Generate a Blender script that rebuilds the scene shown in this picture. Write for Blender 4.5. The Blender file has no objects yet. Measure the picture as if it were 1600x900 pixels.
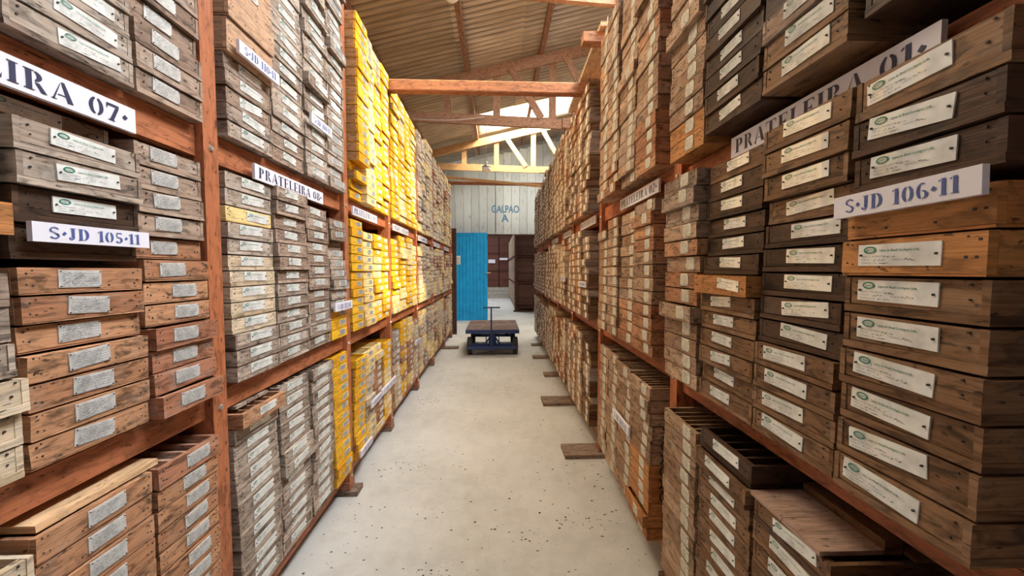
import bpy, math, random
from mathutils import Vector, Matrix
from math import sin, cos, pi, atan, tan, radians

C = bpy.context.scene.collection
scn = bpy.context.scene

# ------------------------------------------------------------------ camera
CAMZ = 1.6
cam_d = bpy.data.cameras.new('camera')
cam = bpy.data.objects.new('camera', cam_d)
C.objects.link(cam)
F_PX = 600.0
YAW = atan(25 / F_PX)
PITCH = atan(29 / F_PX)
cam_d.sensor_width = 36.0
cam_d.lens = F_PX / 1600 * 36.0
cam_d.clip_start = 0.03
cam.location = (0, 0, CAMZ)
cam.rotation_euler = (pi / 2 - PITCH, 0, -YAW)
scn.camera = cam

# ------------------------------------------------------------------ sky, sun, openings' light, exposure
world = bpy.data.worlds.new('sky')
scn.world = world
world.use_nodes = True
bg = world.node_tree.nodes['Background']
bg.inputs[0].default_value = (0.80, 0.88, 1.0, 1)
bg.inputs[1].default_value = 2.2

sun_d = bpy.data.lights.new('sun', 'SUN')
sun_d.energy = 9.0
sun_d.angle = radians(5)
sun_d.color = (1.0, 0.86, 0.58)
sun = bpy.data.objects.new('sun', sun_d)
C.objects.link(sun)
SUN_DIR = Vector((-0.62, 0.16, -0.76))
sun.rotation_euler = SUN_DIR.to_track_quat('-Z', 'Y').to_euler()

def area(name, loc, dirv, sx, sy, power, col):
    d = bpy.data.lights.new(name, 'AREA')
    d.shape = 'RECTANGLE'; d.size = sx; d.size_y = sy; d.energy = power; d.color = col
    o = bpy.data.objects.new(name, d); C.objects.link(o)
    o.location = loc
    o.rotation_euler = Vector(dirv).to_track_quat('-Z', 'Y').to_euler()
    return o

area('daylight_through_near_skylight', (1.8, 3.4, 5.65), (-.25, 0, -1), 2.6, 2.2, 290, (.98, .95, .90))
area('daylight_through_rear_skylight', (1.75, .75, 5.66), (-.35, .0, -1), 2.2, 1.3, 225, (.80, .90, 1.0))
area('added_fill_over_left_rack', (-1.27, 2.9, 4.98), (.35, -.15, -1), 1.2, 1.3, 85, (1.0, .88, .66))  # added lamp out of view, brightening the right rack's faces
area('daylight_through_far_skylight', (.75, 9.9, 5.6), (0, 0, -1), 1.7, 1.1, 170, (1.0, .92, .78))
area('daylight_in_next_hall', (-1.5, 17.5, 5.0), (0, 0, -1), 3.0, 4.0, 150, (.95, .98, 1.0))

scn.view_settings.view_transform = 'Standard'
scn.view_settings.look = 'None'
scn.view_settings.gamma = 1
scn.view_settings.use_curve_mapping = False
scn.view_settings.exposure = 0.46

# ------------------------------------------------------------------ helpers
rnd = random.Random(11)

class MB:
    """collects quads and polygons with a material index and grain-aligned UVs"""
    def __init__(s):
        s.v = []; s.f = []; s.m = []; s.uv = []
    def poly(s, pts, mi=0, uvs=None):
        b = len(s.v); s.v += [tuple(p) for p in pts]
        s.f.append(tuple(range(b, b + len(pts)))); s.m.append(mi)
        s.uv.append(uvs or [(p[0], p[1]) for p in pts])
    def box(s, x0, x1, y0, y1, z0, z1, mi=0, grain='y', skip='', M=None, jit=0.0):
        c = [[x, y, z] for x in (x0, x1) for y in (y0, y1) for z in (z0, z1)]
        if jit:
            for p in c:
                for k in range(3): p[k] += rnd.uniform(-jit, jit)
        c = [Vector(p) for p in c]
        ou, ov = rnd.uniform(0, 30), rnd.uniform(0, 30)
        g = 'xyz'.index(grain)
        def uvf(p, n):
            axes = [k for k in range(3) if k != n]
            if g in axes:
                a = g; b = [k for k in axes if k != g][0]
            else:
                a, b = axes; return (p[a] * .35 + ou, p[b] + ov)
            return (p[a] + ou, p[b] + ov)
        b = len(s.v)
        s.v += [tuple(M @ p) if M is not None else tuple(p) for p in c]
        faces = {'-x': ((0, 1, 3, 2), 0), '+x': ((4, 6, 7, 5), 0), '-y': ((0, 4, 5, 1), 1), '+y': ((2, 3, 7, 6), 1),
                 '-z': ((0, 2, 6, 4), 2), '+z': ((1, 5, 7, 3), 2)}
        for k, (q, n) in faces.items():
            if k in skip.split(): continue
            s.f.append(tuple(b + i for i in q)); s.m.append(mi)
            s.uv.append([uvf(c[i], n) for i in q])
    def bar(s, p, q, w, h, mi=0, up=(0, 0, 1), r=0):
        """a beam from p to q, w wide sideways and h high"""
        p = Vector(p); q = Vector(q); d = q - p; L = d.length; d.normalize()
        side = d.cross(Vector(up))
        if side.length < 1e-4: side = d.cross(Vector((0, 1, 0)))
        side.normalize(); u = side.cross(d)
        M = Matrix((( d.x, side.x, u.x, p.x), (d.y, side.y, u.y, p.y), (d.z, side.z, u.z, p.z), (0, 0, 0, 1)))
        s.box(0, L, -w / 2, w / 2, -h / 2, h / 2, mi, 'x', M=M)
    def tube(s, pts, r, n=8, mi=0, cap=True):
        pts = [Vector(p) for p in pts]; rings = []
        rr = r if isinstance(r, (list, tuple)) else [r] * len(pts)
        prev = None
        for i, p in enumerate(pts):
            d = (pts[min(i + 1, len(pts) - 1)] - pts[max(i - 1, 0)]).normalized()
            a = d.cross(Vector((0, 0, 1)))
            if a.length < .05: a = d.cross(Vector((0, 1, 0)))
            a.normalize()
            if prev and a.dot(prev) < 0: a = -a
            prev = a
            b = d.cross(a)
            k = len(s.v)
            for j in range(n):
                t = 2 * pi * j / n
                s.v.append(tuple(p + (a * cos(t) + b * sin(t)) * rr[i]))
            rings.append(k)
        for i in range(len(rings) - 1):
            for j in range(n):
                A, B = rings[i], rings[i + 1]
                s.f.append((A + j, A + (j + 1) % n, B + (j + 1) % n, B + j)); s.m.append(mi)
                s.uv.append([(i * .2, j * .05)] * 4)
        if cap:
            for k, rev in ((rings[0], True), (rings[-1], False)):
                f = [k + j for j in range(n)]
                s.f.append(tuple(f[::-1] if rev else f)); s.m.append(mi); s.uv.append([(0, 0)] * n)
    def disc(s, c, ax, r, t, n=20, mi=0, prof=None):
        """a lathe about axis ax through c; prof = [(along, radius)]"""
        ax = Vector(ax).normalized(); c = Vector(c)
        prof = prof or [(-t / 2, r), (t / 2, r)]
        s.tube([c + ax * a for a, _ in prof], [q for _, q in prof], n, mi)
    def mesh(s, name, mats, smooth=False):
        me = bpy.data.meshes.new(name)
        me.from_pydata(s.v, [], s.f)
        for m in mats: me.materials.append(m)
        me.polygons.foreach_set('material_index', s.m)
        uvl = me.uv_layers.new(name='UVMap')
        flat = []
        for u in s.uv:
            for a in u: flat += [a[0], a[1]]
        uvl.data.foreach_set('uv', flat)
        if smooth: me.polygons.foreach_set('use_smooth', [True] * len(me.polygons))
        me.update()
        return me
    def build(s, name, mats, parent=None, smooth=False):
        if not isinstance(mats, (list, tuple)): mats = [mats]
        return link(name, s.mesh(name, mats, smooth), parent)

def link(name, me, parent=None):
    o = bpy.data.objects.new(name, me); C.objects.link(o)
    if parent: o.parent = parent
    return o
def empty(name, loc, rz=0):
    o = bpy.data.objects.new(name, None); C.objects.link(o)
    o.empty_display_size = .1
    o.location = loc; o.rotation_euler = (0, 0, rz)
    return o
def tag(o, label, cat, group=None, kind=None):
    o['label'] = label; o['category'] = cat
    if group: o['group'] = group
    if kind: o['kind'] = kind
    return o
def struct(o, label=None):
    o['kind'] = 'structure'
    if label: o['label'] = label
    return o

# ------------------------------------------------------------------ materials
def newmat(name):
    m = bpy.data.materials.new(name); m.use_nodes = True
    nt = m.node_tree; b = nt.nodes['Principled BSDF']
    return m, nt, b
def N(nt, t, **kw):
    n = nt.nodes.new(t)
    for k, v in kw.items(): setattr(n, k, v)
    return n
def plain(name, col, rough=.6, metal=0, spec=.5):
    m, nt, b = newmat(name)
    b.inputs['Base Color'].default_value = (*col, 1); b.inputs['Roughness'].default_value = rough
    b.inputs['Metallic'].default_value = metal; b.inputs['Specular IOR Level'].default_value = spec
    return m
def mixc(nt, fac, a, b, blend='MIX'):
    n = N(nt, 'ShaderNodeMix', data_type='RGBA', blend_type=blend)
    for sock, v in ((n.inputs[0], fac), (n.inputs[6], a), (n.inputs[7], b)):
        if isinstance(v, (int, float)): sock.default_value = v
        elif isinstance(v, tuple): sock.default_value = (*v, 1)
        else: nt.links.new(v, sock)
    return n.outputs[2]
def ramp(nt, fac, stops):
    r = N(nt, 'ShaderNodeValToRGB'); nt.links.new(fac, r.inputs[0])
    e = r.color_ramp.elements
    while len(e) < len(stops): e.new(.5)
    for k, (p, c) in enumerate(stops):
        e[k].position = p; e[k].color = (c, c, c, 1) if isinstance(c, (int, float)) else (*c, 1)
    return r.outputs[0]

def wood(name, c1, c2, stain=.55, rough=.8, grain=.5, spec=.25, coord='UV', dust=0.0):
    """boards: colour varies per board between c1 and c2, with grain, knots and dark stains of its own"""
    m, nt, b = newmat(name)
    L = nt.links
    tc = N(nt, 'ShaderNodeTexCoord'); oi = N(nt, 'ShaderNodeObjectInfo'); ge = N(nt, 'ShaderNodeNewGeometry')
    a = N(nt, 'ShaderNodeMath', operation='MULTIPLY_ADD'); a.inputs[1].default_value = 7.31
    L.new(oi.outputs['Random'], a.inputs[0]); L.new(ge.outputs['Random Per Island'], a.inputs[2])
    fr = N(nt, 'ShaderNodeMath', operation='FRACT'); L.new(a.outputs[0], fr.inputs[0])
    r = fr.outputs[0]
    sep = N(nt, 'ShaderNodeSeparateXYZ'); L.new(tc.outputs[coord], sep.inputs[0])
    def vec(sx, sy, k):
        c = N(nt, 'ShaderNodeCombineXYZ')
        for i, (o, sc) in enumerate(((sep.outputs[0], sx), (sep.outputs[1], sy), (r, k))):
            mm = N(nt, 'ShaderNodeMath', operation='MULTIPLY'); L.new(o, mm.inputs[0]); mm.inputs[1].default_value = sc
            L.new(mm.outputs[0], c.inputs[i])
        return c.outputs[0]
    n1 = N(nt, 'ShaderNodeTexNoise'); n1.inputs['Scale'].default_value = 1; n1.inputs['Detail'].default_value = 5
    n1.inputs['Distortion'].default_value = .6
    L.new(vec(8, 190, 90), n1.inputs['Vector'])
    n2 = N(nt, 'ShaderNodeTexNoise'); n2.inputs['Scale'].default_value = 1; n2.inputs['Detail'].default_value = 6; n2.inputs['Roughness'].default_value = .62; n2.inputs['Distortion'].default_value = .8
    L.new(vec(13, 38, 55), n2.inputs['Vector'])
    n3 = N(nt, 'ShaderNodeTexNoise'); n3.inputs['Scale'].default_value = 1; n3.inputs['Detail'].default_value = 2
    n3.inputs['Roughness'].default_value = .6
    L.new(vec(30, 75, 33), n3.inputs['Vector'])
    base = mixc(nt, r, c1, c2)
    g = ramp(nt, n1.outputs[0], [(.30, 1 - grain * .55), (.62, 1.0 + .12)])
    col = mixc(nt, 1.0, base, g, 'MULTIPLY')
    st = ramp(nt, n2.outputs[0], [(.36, 1 - stain), (.50, 1.0), (.72, 1.15)])
    col = mixc(nt, 1.0, col, st, 'MULTIPLY')
    sp = ramp(nt, n3.outputs[0], [(.29, .25), (.35, 1.0)])
    col = mixc(nt, 1.0, col, sp, 'MULTIPLY')
    if dust:
        n4 = N(nt, 'ShaderNodeTexNoise'); n4.inputs['Scale'].default_value = 1; n4.inputs['Detail'].default_value = 5
        L.new(vec(14, 14, 77), n4.inputs['Vector'])
        col = mixc(nt, ramp(nt, n4.outputs[0], [(.52, 0.0), (.72, dust)]), col, (.62, .58, .52))
    L.new(col, b.inputs['Base Color'])
    b.inputs['Roughness'].default_value = rough; b.inputs['Specular IOR Level'].default_value = spec
    bp = N(nt, 'ShaderNodeBump'); bp.inputs['Strength'].default_value = .35; bp.inputs['Distance'].default_value = .003
    L.new(n1.outputs[0], bp.inputs['Height']); L.new(bp.outputs[0], b.inputs['Normal'])
    return m

W = {
    'grey':   wood('weathered_grey_wood', (.25, .175, .13), (.50, .40, .32), .65, dust=.35),
    'greybrown': wood('grey_brown_wood', (.24, .155, .11), (.44, .315, .235), .60, dust=.25),
    'pale':   wood('pale_wood', (.52, .38, .24), (.70, .56, .40), .50, dust=.3),
    'tan':    wood('tan_wood', (.34, .15, .075), (.53, .275, .145), .68, dust=.12),
    'peach':  wood('peach_wood', (.50, .30, .185), (.56, .35, .22), .3),
    'red':    wood('reddish_wood', (.34, .135, .075), (.46, .21, .12), .55, dust=.2),
    'yellow': wood('yellow_painted_wood', (.74, .35, .012), (.88, .50, .03), .35, .6),
    'paleyellow': wood('straw_yellow_wood', (.78, .54, .20), (.86, .66, .32), .35),
    'brown':  wood('brown_wood', (.28, .162, .095), (.50, .33, .215), .64, dust=.22),
    'mid':    wood('middling_brown_wood', (.16, .080, .038), (.27, .148, .076), .62, .55, dust=.08),
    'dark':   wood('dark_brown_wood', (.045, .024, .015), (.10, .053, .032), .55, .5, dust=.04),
    'orange': wood('orange_wood', (.44, .18, .06), (.54, .25, .09), .45, .55),
}
WORD = {'grey': 'weathered grey', 'greybrown': 'grey-brown', 'pale': 'pale', 'tan': 'tan', 'peach': 'smooth peach-coloured', 'red': 'reddish',
        'yellow': 'yellow', 'paleyellow': 'straw-yellow', 'brown': 'brown', 'mid': 'mid-brown', 'dark': 'dark brown', 'orange': 'orange'}
W['bare'] = wood('bare_orange_brown_wood', (.42, .20, .085), (.52, .28, .13), .5)
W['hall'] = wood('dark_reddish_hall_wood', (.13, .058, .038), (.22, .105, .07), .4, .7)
WL = list(W.keys())
def side_of(k): return 'bare' if k == 'yellow' else k
frame_wood = wood('rust_orange_rack_timber', (.36, .112, .048), (.46, .16, .070), .45, .5, .35)
frame_dull = wood('dull_rack_timber', (.34, .13, .07), (.44, .19, .11), .45, .6, dust=.15)
truss_wood = wood('truss_timber', (.36, .19, .115), (.46, .26, .16), .45, .7)
truss_light = wood('light_truss_timber', (.62, .36, .17), (.72, .44, .22), .25, .7)
old_plank = wood('old_plank', (.22, .15, .11), (.30, .21, .155), .5, dust=.2)
m_nail = plain('nail_rust', (.035, .022, .018), .6)
m_ink = plain('blue_black_ink', (.016, .02, .075), .5)
m_blueink = plain('blue_ink', (.07, .11, .33), .5)
m_stencil = plain('stencil_blue_paint', (.10, .25, .42), .7)
m_print = plain('grey_print', (.12, .14, .15), .5)
m_green = plain('green_print', (.0, .17, .11), .4)
m_black = plain('black_paint', (.02, .014, .012), .6)

def tagmat(name, col, rough, metal, nz, bump):
    m, nt, b = newmat(name); L = nt.links
    oi = N(nt, 'ShaderNodeObjectInfo'); tc = N(nt, 'ShaderNodeTexCoord'); ge = N(nt, 'ShaderNodeNewGeometry')
    ad = N(nt, 'ShaderNodeVectorMath', operation='ADD')
    ml = N(nt, 'ShaderNodeMath', operation='MULTIPLY'); L.new(oi.outputs['Random'], ml.inputs[0]); ml.inputs[1].default_value = 40
    L.new(tc.outputs['Object'], ad.inputs[0]); L.new(ml.outputs[0], ad.inputs[1])
    n = N(nt, 'ShaderNodeTexNoise'); n.inputs['Scale'].default_value = nz; n.inputs['Detail'].default_value = 4
    L.new(ad.outputs[0], n.inputs['Vector'])
    dk = tuple(c * .74 for c in col)
    L.new(mixc(nt, ramp(nt, n.outputs[0], [(.33, 0.0), (.58, 1.0)]), dk, col), b.inputs['Base Color'])
    b.inputs['Roughness'].default_value = rough; b.inputs['Metallic'].default_value = metal
    bp = N(nt, 'ShaderNodeBump'); bp.inputs['Strength'].default_value = bump; bp.inputs['Distance'].default_value = .002
    L.new(n.outputs[0], bp.inputs['Height']); L.new(bp.outputs[0], b.inputs['Normal'])
    return m
t_long = tagmat('laminated_tag', (.86, .87, .84), .22, 0, 22, .25)
t_long.node_tree.nodes['Principled BSDF'].inputs['Coat Weight'].default_value = 1.0
t_long.node_tree.nodes['Principled BSDF'].inputs['Coat Roughness'].default_value = .12
t_long.node_tree.nodes['Principled BSDF'].inputs['Coat IOR'].default_value = 1.8
t_foil = tagmat('aluminium_tag', (.74, .73, .71), .42, .25, 45, .35)
t_sq = tagmat('cream_paper_tag', (.80, .74, .60), .5, 0, 60, .4)
m_sign = plain('white_painted_sign', (.80, .78, .86), .45)

# ------------------------------------------------------------------ stencil lettering
def _arc(cx, cy, ro, ri, so, si, a0, a1, n=10):
    out = []
    for i in range(n):
        t0 = radians(a0 + (a1 - a0) * i / n); t1 = radians(a0 + (a1 - a0) * (i + 1) / n)
        out.append([(cx + ro * cos(t0), cy + so * sin(t0)), (cx + ro * cos(t1), cy + so * sin(t1)),
                    (cx + ri * cos(t1), cy + si * sin(t1)), (cx + ri * cos(t0), cy + si * sin(t0))])
    return out
def _r(x0, y0, x1, y1): return [(x0, y0), (x1, y0), (x1, y1), (x0, y1)]
def _stem(x, w=.17): return [_r(x, .04, x + w, .96), _r(x - .07, 0, x + w + .07, .05), _r(x - .07, .95, x + w + .07, 1)]
G = {
    'P': (.62, _stem(.08) + _arc(.31, .73, .27, .11, .27, .20, 80, -80)),
    'R': (.70, _stem(.08) + _arc(.31, .74, .25, .10, .26, .19, 80, -80) + [[(.33, .44), (.47, .44), (.70, .0), (.53, .0)]]),
    'A': (.74, [[(.34, 1), (.45, 1), (.74, 0), (.55, 0)], [(.29, .88), (.33, .95), (.10, .0), (.04, .0)], _r(.22, .28, .48, .33), _r(0, 0, .18, .04)]),
    'T': (.68, [_r(.25, .04, .43, 1), _r(.17, 0, .51, .05), _r(.0, .94, .22, 1), _r(.46, .94, .68, 1), [(0, .95), (.05, .95), (.02, .74), (0, .74)], [(.63, .95), (.68, .95), (.68, .74), (.66, .74)]]),
    'E': (.62, _stem(.08) + [_r(.29, .95, .58, 1), _r(.29, 0, .60, .05), [(.52, .95), (.58, .95), (.58, .76)], [(.54, .05), (.60, .05), (.62, .28)], _r(.29, .47, .44, .53), [(.44, .38), (.48, .38), (.48, .62), (.44, .62)]]),
    'L': (.60, _stem(.08) + [_r(.29, 0, .58, .05), [(.50, .05), (.58, .05), (.60, .32)]]),
    'I': (.33, _stem(.08)),
    'S': (.58, _arc(.29, .74, .26, .17, .25, .17, 20, 235) + _arc(.29, .26, .27, .16, .26, .17, 60, -160) + [[(.10, .66), (.24, .60), (.52, .36), (.40, .34)]]),
    'J': (.46, [_r(.20, .18, .37, .96), _r(.12, .95, .45, 1)] + _arc(.20, .20, .17, .06, .20, .13, 180, 350)),
    'D': (.68, _stem(.08) + _arc(.32, .50, .34, .17, .50, .42, 80, -80)),
    '0': (.58, _arc(.29, .5, .28, .13, .5, .42, 105, 255) + _arc(.29, .5, .28, .13, .5, .42, 75, -75)),
    '1': (.36, [_r(.13, .04, .30, 1), _r(.04, 0, .38, .05), [(.0, .80), (.10, .88), (.10, .97), (0, .90)]]),
    '2': (.56, _arc(.28, .72, .27, .12, .28, .20, 160, -40) + [[(.36, .56), (.50, .56), (.18, .12), (.04, .12)], _r(.04, 0, .54, .10), [(.48, .10), (.54, .10), (.56, .26)]]),
    '3': (.54, _arc(.26, .74, .25, .11, .26, .19, 150, -70) + _arc(.26, .27, .27, .12, .27, .20, 70, -150)),
    '4': (.58, [_r(.32, .04, .48, 1), _r(.24, 0, .56, .05), [(.28, .96), (.30, .84), (.08, .36), (.0, .36)], _r(0, .27, .29, .34), _r(.50, .27, .58, .34)]),
    '5': (.54, [_r(.08, .92, .48, 1), _r(.08, .56, .14, .92)] + _arc(.25, .30, .27, .12, .30, .22, 120, -150)),
    '6': (.56, _arc(.30, .5, .28, .14, .5, .43, 60, 250) + _arc(.32, .27, .24, .10, .27, .20, 100, -90)),
    '7': (.54, [_r(.0, .86, .52, 1), [(0, .86), (.05, .86), (.03, .68), (0, .68)], [(.38, .84), (.52, .84), (.28, .04), (.12, .04)], _r(.06, 0, .34, .05)]),
    '8': (.58, _arc(.29, .75, .24, .10, .25, .18, 70, 290, 12) + _arc(.29, .75, .24, .10, .25, .18, 50, -50) + _arc(.29, .26, .28, .12, .26, .19, 70, 290, 12) + _arc(.29, .26, .28, .12, .26, .19, 50, -50)),
    '9': (.56, _arc(.27, .5, .28, .14, .5, .43, 60, -110) + _arc(.25, .73, .24, .10, .27, .20, 80, 280)),
    '.': (.22, [[(.0, .46), (.12, .66), (.26, .52), (.13, .32)]]),
    ' ': (.32, []),
}
def lettering(mb, text, x, uc, zc, hgt, width, mi, squeeze=None):
    """glyphs on the face at local x, reading towards local -y, centred on (uc, zc)"""
    tw = sum(G[c][0] + .12 for c in text) - .12
    sx = width / tw
    u = 0
    for c in text:
        for poly in G[c][1]:
            pts = [(x, -(uc - width / 2 + (u + a) * sx), zc - hgt / 2 + b * hgt) for a, b in poly]
            mb.poly(pts, mi)
        u += G[c][0] + .12

def font_text(txt, size, bold=0, res=1):
    cu = bpy.data.curves.new('t', 'FONT'); cu.body = txt; cu.size = size; cu.resolution_u = res; cu.offset = bold
    o = bpy.data.objects.new('t', cu); C.objects.link(o)
    dg = bpy.context.evaluated_depsgraph_get()
    me = bpy.data.meshes.new_from_object(o.evaluated_get(dg))
    v = [tuple(p.co) for p in me.vertices]; f = [tuple(p.vertices) for p in me.polygons]
    bpy.data.objects.remove(o); bpy.data.curves.remove(cu); bpy.data.meshes.remove(me)
    return v, f
_FT = {}
def put_font(mb, txt, size, x, u0, z0, mi, bold=0, sx=1.0):
    if (txt, size, bold) not in _FT: _FT[(txt, size, bold)] = font_text(txt, size, bold)
    v, f = _FT[(txt, size, bold)]
    b = len(mb.v)
    mb.v += [(x, -(u0 + p[0] * sx), z0 + p[1]) for p in v]
    for q in f:
        mb.f.append(tuple(b + i for i in q)); mb.m.append(mi); mb.uv.append([(0, 0)] * len(q))

# ------------------------------------------------------------------ core boxes
TAGDIM = {'long': (.150, .037), 'big': (.150, .042), 'mid': (.118, .034), 'foil': (.098, .042), 'small': (.092, .032), 'sq': (.068, .050), 'none': (0, 0)}
TAGMAT = {'long': t_long, 'big': t_long, 'mid': t_long, 'foil': t_foil, 'small': t_foil, 'sq': t_sq}
def squiggle(mb, x, u0, z0, w, h, mi, r, th=.0009):
    u = u0
    while u < u0 + w:
        du = r.uniform(.0015, .004); z1 = z0 + r.uniform(-.5, .5) * h; z2 = z0 + r.uniform(-.5, .5) * h
        mb.poly([(x, -u, z1), (x, -u - th, z1 - th), (x, -u - du - th, z2 - th), (x, -u - du, z2)], mi)
        u += du + (r.uniform(.002, .006) if r.random() < .25 else 0)
_tagmesh = {}
def tag_mesh(kind, k):
    """tag plate with its printing, centred at the origin on the box front"""
    if (kind, k) in _tagmesh: return _tagmesh[(kind, k)]
    r = random.Random(k * 7 + len(kind))
    w, h = TAGDIM[kind]
    mb = MB()
    n = 8; curl = [r.uniform(0, .0016) for _ in range(n + 1)]
    for i in range(n):
        a, b = -w / 2 + w * i / n, -w / 2 + w * (i + 1) / n
        x0, x1 = -.0022 - curl[i], -.0022 - curl[i + 1]
        mb.poly([(x0, a, -h / 2), (x1, b, -h / 2), (x1, b, h / 2), (x0, a, h / 2)][::-1], 0)
        mb.poly([(x0, a, h / 2), (x1, b, h / 2), (0, b, h / 2), (0, a, h / 2)], 0)
        mb.poly([(x0, a, -h / 2), (0, a, -h / 2), (0, b, -h / 2), (x1, b, -h / 2)], 0)
    mb.poly([(-.0022 - curl[0], -w / 2, -h / 2), (-.0022 - curl[0], -w / 2, h / 2), (0, -w / 2, h / 2), (0, -w / 2, -h / 2)], 0)
    mb.poly([(-.0022 - curl[n], w / 2, -h / 2), (0, w / 2, -h / 2), (0, w / 2, h / 2), (-.0022 - curl[n], w / 2, h / 2)], 0)
    X = -.0046
    if kind in ('long', 'big', 'mid'):
        L = -w / 2
        for ro, ri in ((1, .72),):
            for poly in _arc(L + w * .17, h * .24, w * .085, w * .066, h * .17, h * .115, 0, 360, 20):
                mb.poly([(X, -u, z) for u, z in poly], 2)
        put_font(mb, 'Layne', h * .20, X, L + w * .118, h * .19, 2, .0, w / .15 * .85 if kind == 'mid' else .95)
        s = h * .155
        put_font(mb, 'Layne do Brasil Sondagens Ltda.', s, X, L + w * .30, h * .16, 2, .0001, .98 * w * .56 / (s * 14.6) * 1.0)
        for j, t in enumerate(('AREA: DO PROSPECTO', 'FURO Nº:', 'INTERVALO: DE')):
            put_font(mb, t, h * .105, X, L + w * .06, -h * (.10 + j * .155), 1)
        put_font(mb, 'CAIXA Nº:', h * .105, X, L + w * .46, -h * .255, 1)
        squiggle(mb, X, L + w * .36, -h * .07, w * .16, h * .10, 3, r)
        squiggle(mb, X, L + w * .22, -h * .22, w * .14, h * .10, 3, r)
        squiggle(mb, X, L + w * .60, -h * .20, w * .13, h * .11, 3, r)
        squiggle(mb, X, L + w * .30, -h * .38, w * .14, h * .08, 3, r)
        for u in (L + w * .045, L + w * .955):
            mb.tube([(X + .003, -u, 0), (X - .0012, -u, 0)], .0022, 8, 4)
    else:
        rows = {'foil': 6, 'small': 5, 'sq': 6}[kind]
        for j in range(rows):
            z = h * (.38 - .76 * j / (rows - 1))
            mb.poly([(X, w * .46, z - h * .075), (X, w * .46, z - h * .060), (X, -w * .46, z - h * .060), (X, -w * .46, z - h * .075)], 1)
            squiggle(mb, X, -w * .43, z, w * r.uniform(.45, .85), h * .09, 1, r)
        for su in (-1, 1):
            for sz in (-1, 1):
                mb.tube([(X + .003, su * w * .46, sz * h * .42), (X - .001, su * w * .46, sz * h * .42)], .0014, 6, 4)
    me = mb.mesh('tag_%s' % kind, [TAGMAT[kind], m_print, m_green, m_ink, m_nail])
    _tagmesh[(kind, k)] = me
    return me

STRIP = {'grey', 'dark', 'mid', 'greybrown', 'pale'}   # boxes whose thick base board shows under the front panel
def emit_front(mb, w, h, style, slot=0, nails=True, var=0):
    bt = .22 * h if style in STRIP else .07 * h
    j = .0012
    if style in STRIP:
        mb.box(0.0015, .018, -w / 2 + .0125, w / 2 - .0125, bt + .0008, h - .0035, slot, 'y', jit=j * .6)
    else:
        mb.box(0, .016, -w / 2, w / 2, bt, h - .0032, slot, 'y', jit=j)
    if nails:
        r = random.Random(var + 5)
        for sy in (-1, 1):
            for fz in (.34, .78):
                for dd in ((.010,) if style in STRIP else (.010, .022)):
                    y = sy * (w / 2 - dd - r.uniform(0, .006)); z = bt + (h - bt) * fz + r.uniform(-.006, .006)
                    if style in STRIP: y = sy * (w / 2 - .022 - r.uniform(0, .01))
                    mb.tube([(.001, y, z), (-.0012, y, z)], r.uniform(.0016, .0028), 6, slot + 1 if slot == 0 else slot)
        if style not in STRIP:
            for k in (-.17, .17):
                mb.tube([(.001, k * w, bt + .012), (-.0012, k * w, bt + .012)], .0024, 6, slot + 1 if slot == 0 else slot)
def emit_body(mb, w, h, d, style, slot=0):
    bt = .22 * h if style in STRIP else .07 * h
    x0 = 0.0 if style in STRIP else .016
    mb.box(x0, d, -w / 2, -w / 2 + .012, bt, h - .003, slot, 'x', jit=.0006)
    mb.box(x0, d, w / 2 - .012, w / 2, bt, h - .003, slot, 'x', jit=.0006)
    mb.box(d - .014, d, -w / 2 + .012, w / 2 - .012, bt, h - .0015, slot, 'y')
def emit_base(mb, w, h, d, style, slot=0):
    bt = .22 * h if style in STRIP else .07 * h
    if style in STRIP:
        mb.box(-.0015, d, -w / 2, w / 2, .0005, bt - .0006, slot, 'y', jit=.0010)
    else:
        mb.box(.0005, d, -w / 2 + .001, w / 2 - .001, .0005, bt - .0004, slot, 'y', jit=.0008)
def emit_dividers(w, h, d, n):
    out = []
    for k in range(1, n + 1):
        y = -w / 2 + .012 + (w - .024) * k / (n + 1)
        out.append(y)
    return out

BOX = []      # every core box of both racks, collected first
class Rack: pass
LR, RR = Rack(), Rack()
LR.base, LR.rot, LR.key = 1.03, pi, 'L'
TH = atan(10 / 600)
RR.base, RR.rot, RR.key = .755, -TH, 'R'
def place(rack, s, out):
    """point on the rack's face at s along the aisle, out = towards the aisle"""
    if rack is LR: return Vector((-rack.base + out, s, 0))
    return Vector((cos(TH), -sin(TH), 0)) * (rack.base - out) + Vector((sin(TH), cos(TH), 0)) * s

ORD = 'first second third fourth fifth sixth seventh eighth ninth tenth eleventh twelfth thirteenth fourteenth fifteenth sixteenth seventeenth eighteenth nineteenth twentieth twenty-first twenty-second'.split()
def column(rack, bay, ci, tier, s0, s1, z, specs, pro=0.0, tagu=.5, open_top=0, jitter=.006, endtop=False):
    """one stack: specs from the bottom up = (count, height, wood, tag[, forward])"""
    n = sum(q[0] for q in specs); i = 0
    lean = rnd.uniform(-.016, .016)
    z += .0015
    for q in specs:
        if q[0] == 0: z += q[1]
        for _ in range(q[0]):
            fw = (q[4] if len(q) > 4 else 0) + pro + rnd.uniform(-jitter, jitter) + lean * (i / max(n, 1))
            if rnd.random() < .10: fw += rnd.choice((-.016, .014, .022))
            tu = q[5] if len(q) > 5 else tagu
            w = s1 - s0 - .010 - rnd.uniform(0, .006)
            BOX.append(dict(rack=rack, bay=bay, ci=ci, tier=tier, s=(s0 + s1) / 2 + rnd.uniform(-.0012, .0012), w=w, z=z, h=q[1],
                            wood=q[2], tag=q[3], out=fw, tu=tu + rnd.uniform(-.03, .03), i=i, n=n,
                            op=(open_top if i == n - 1 else 0), rz=rnd.uniform(-.002, .002), tr=rnd.uniform(-.03, .03) if rnd.random() < .6 else rnd.uniform(-.09, .09)))
            z += q[1] + .0012; i += 1
    return z

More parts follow.
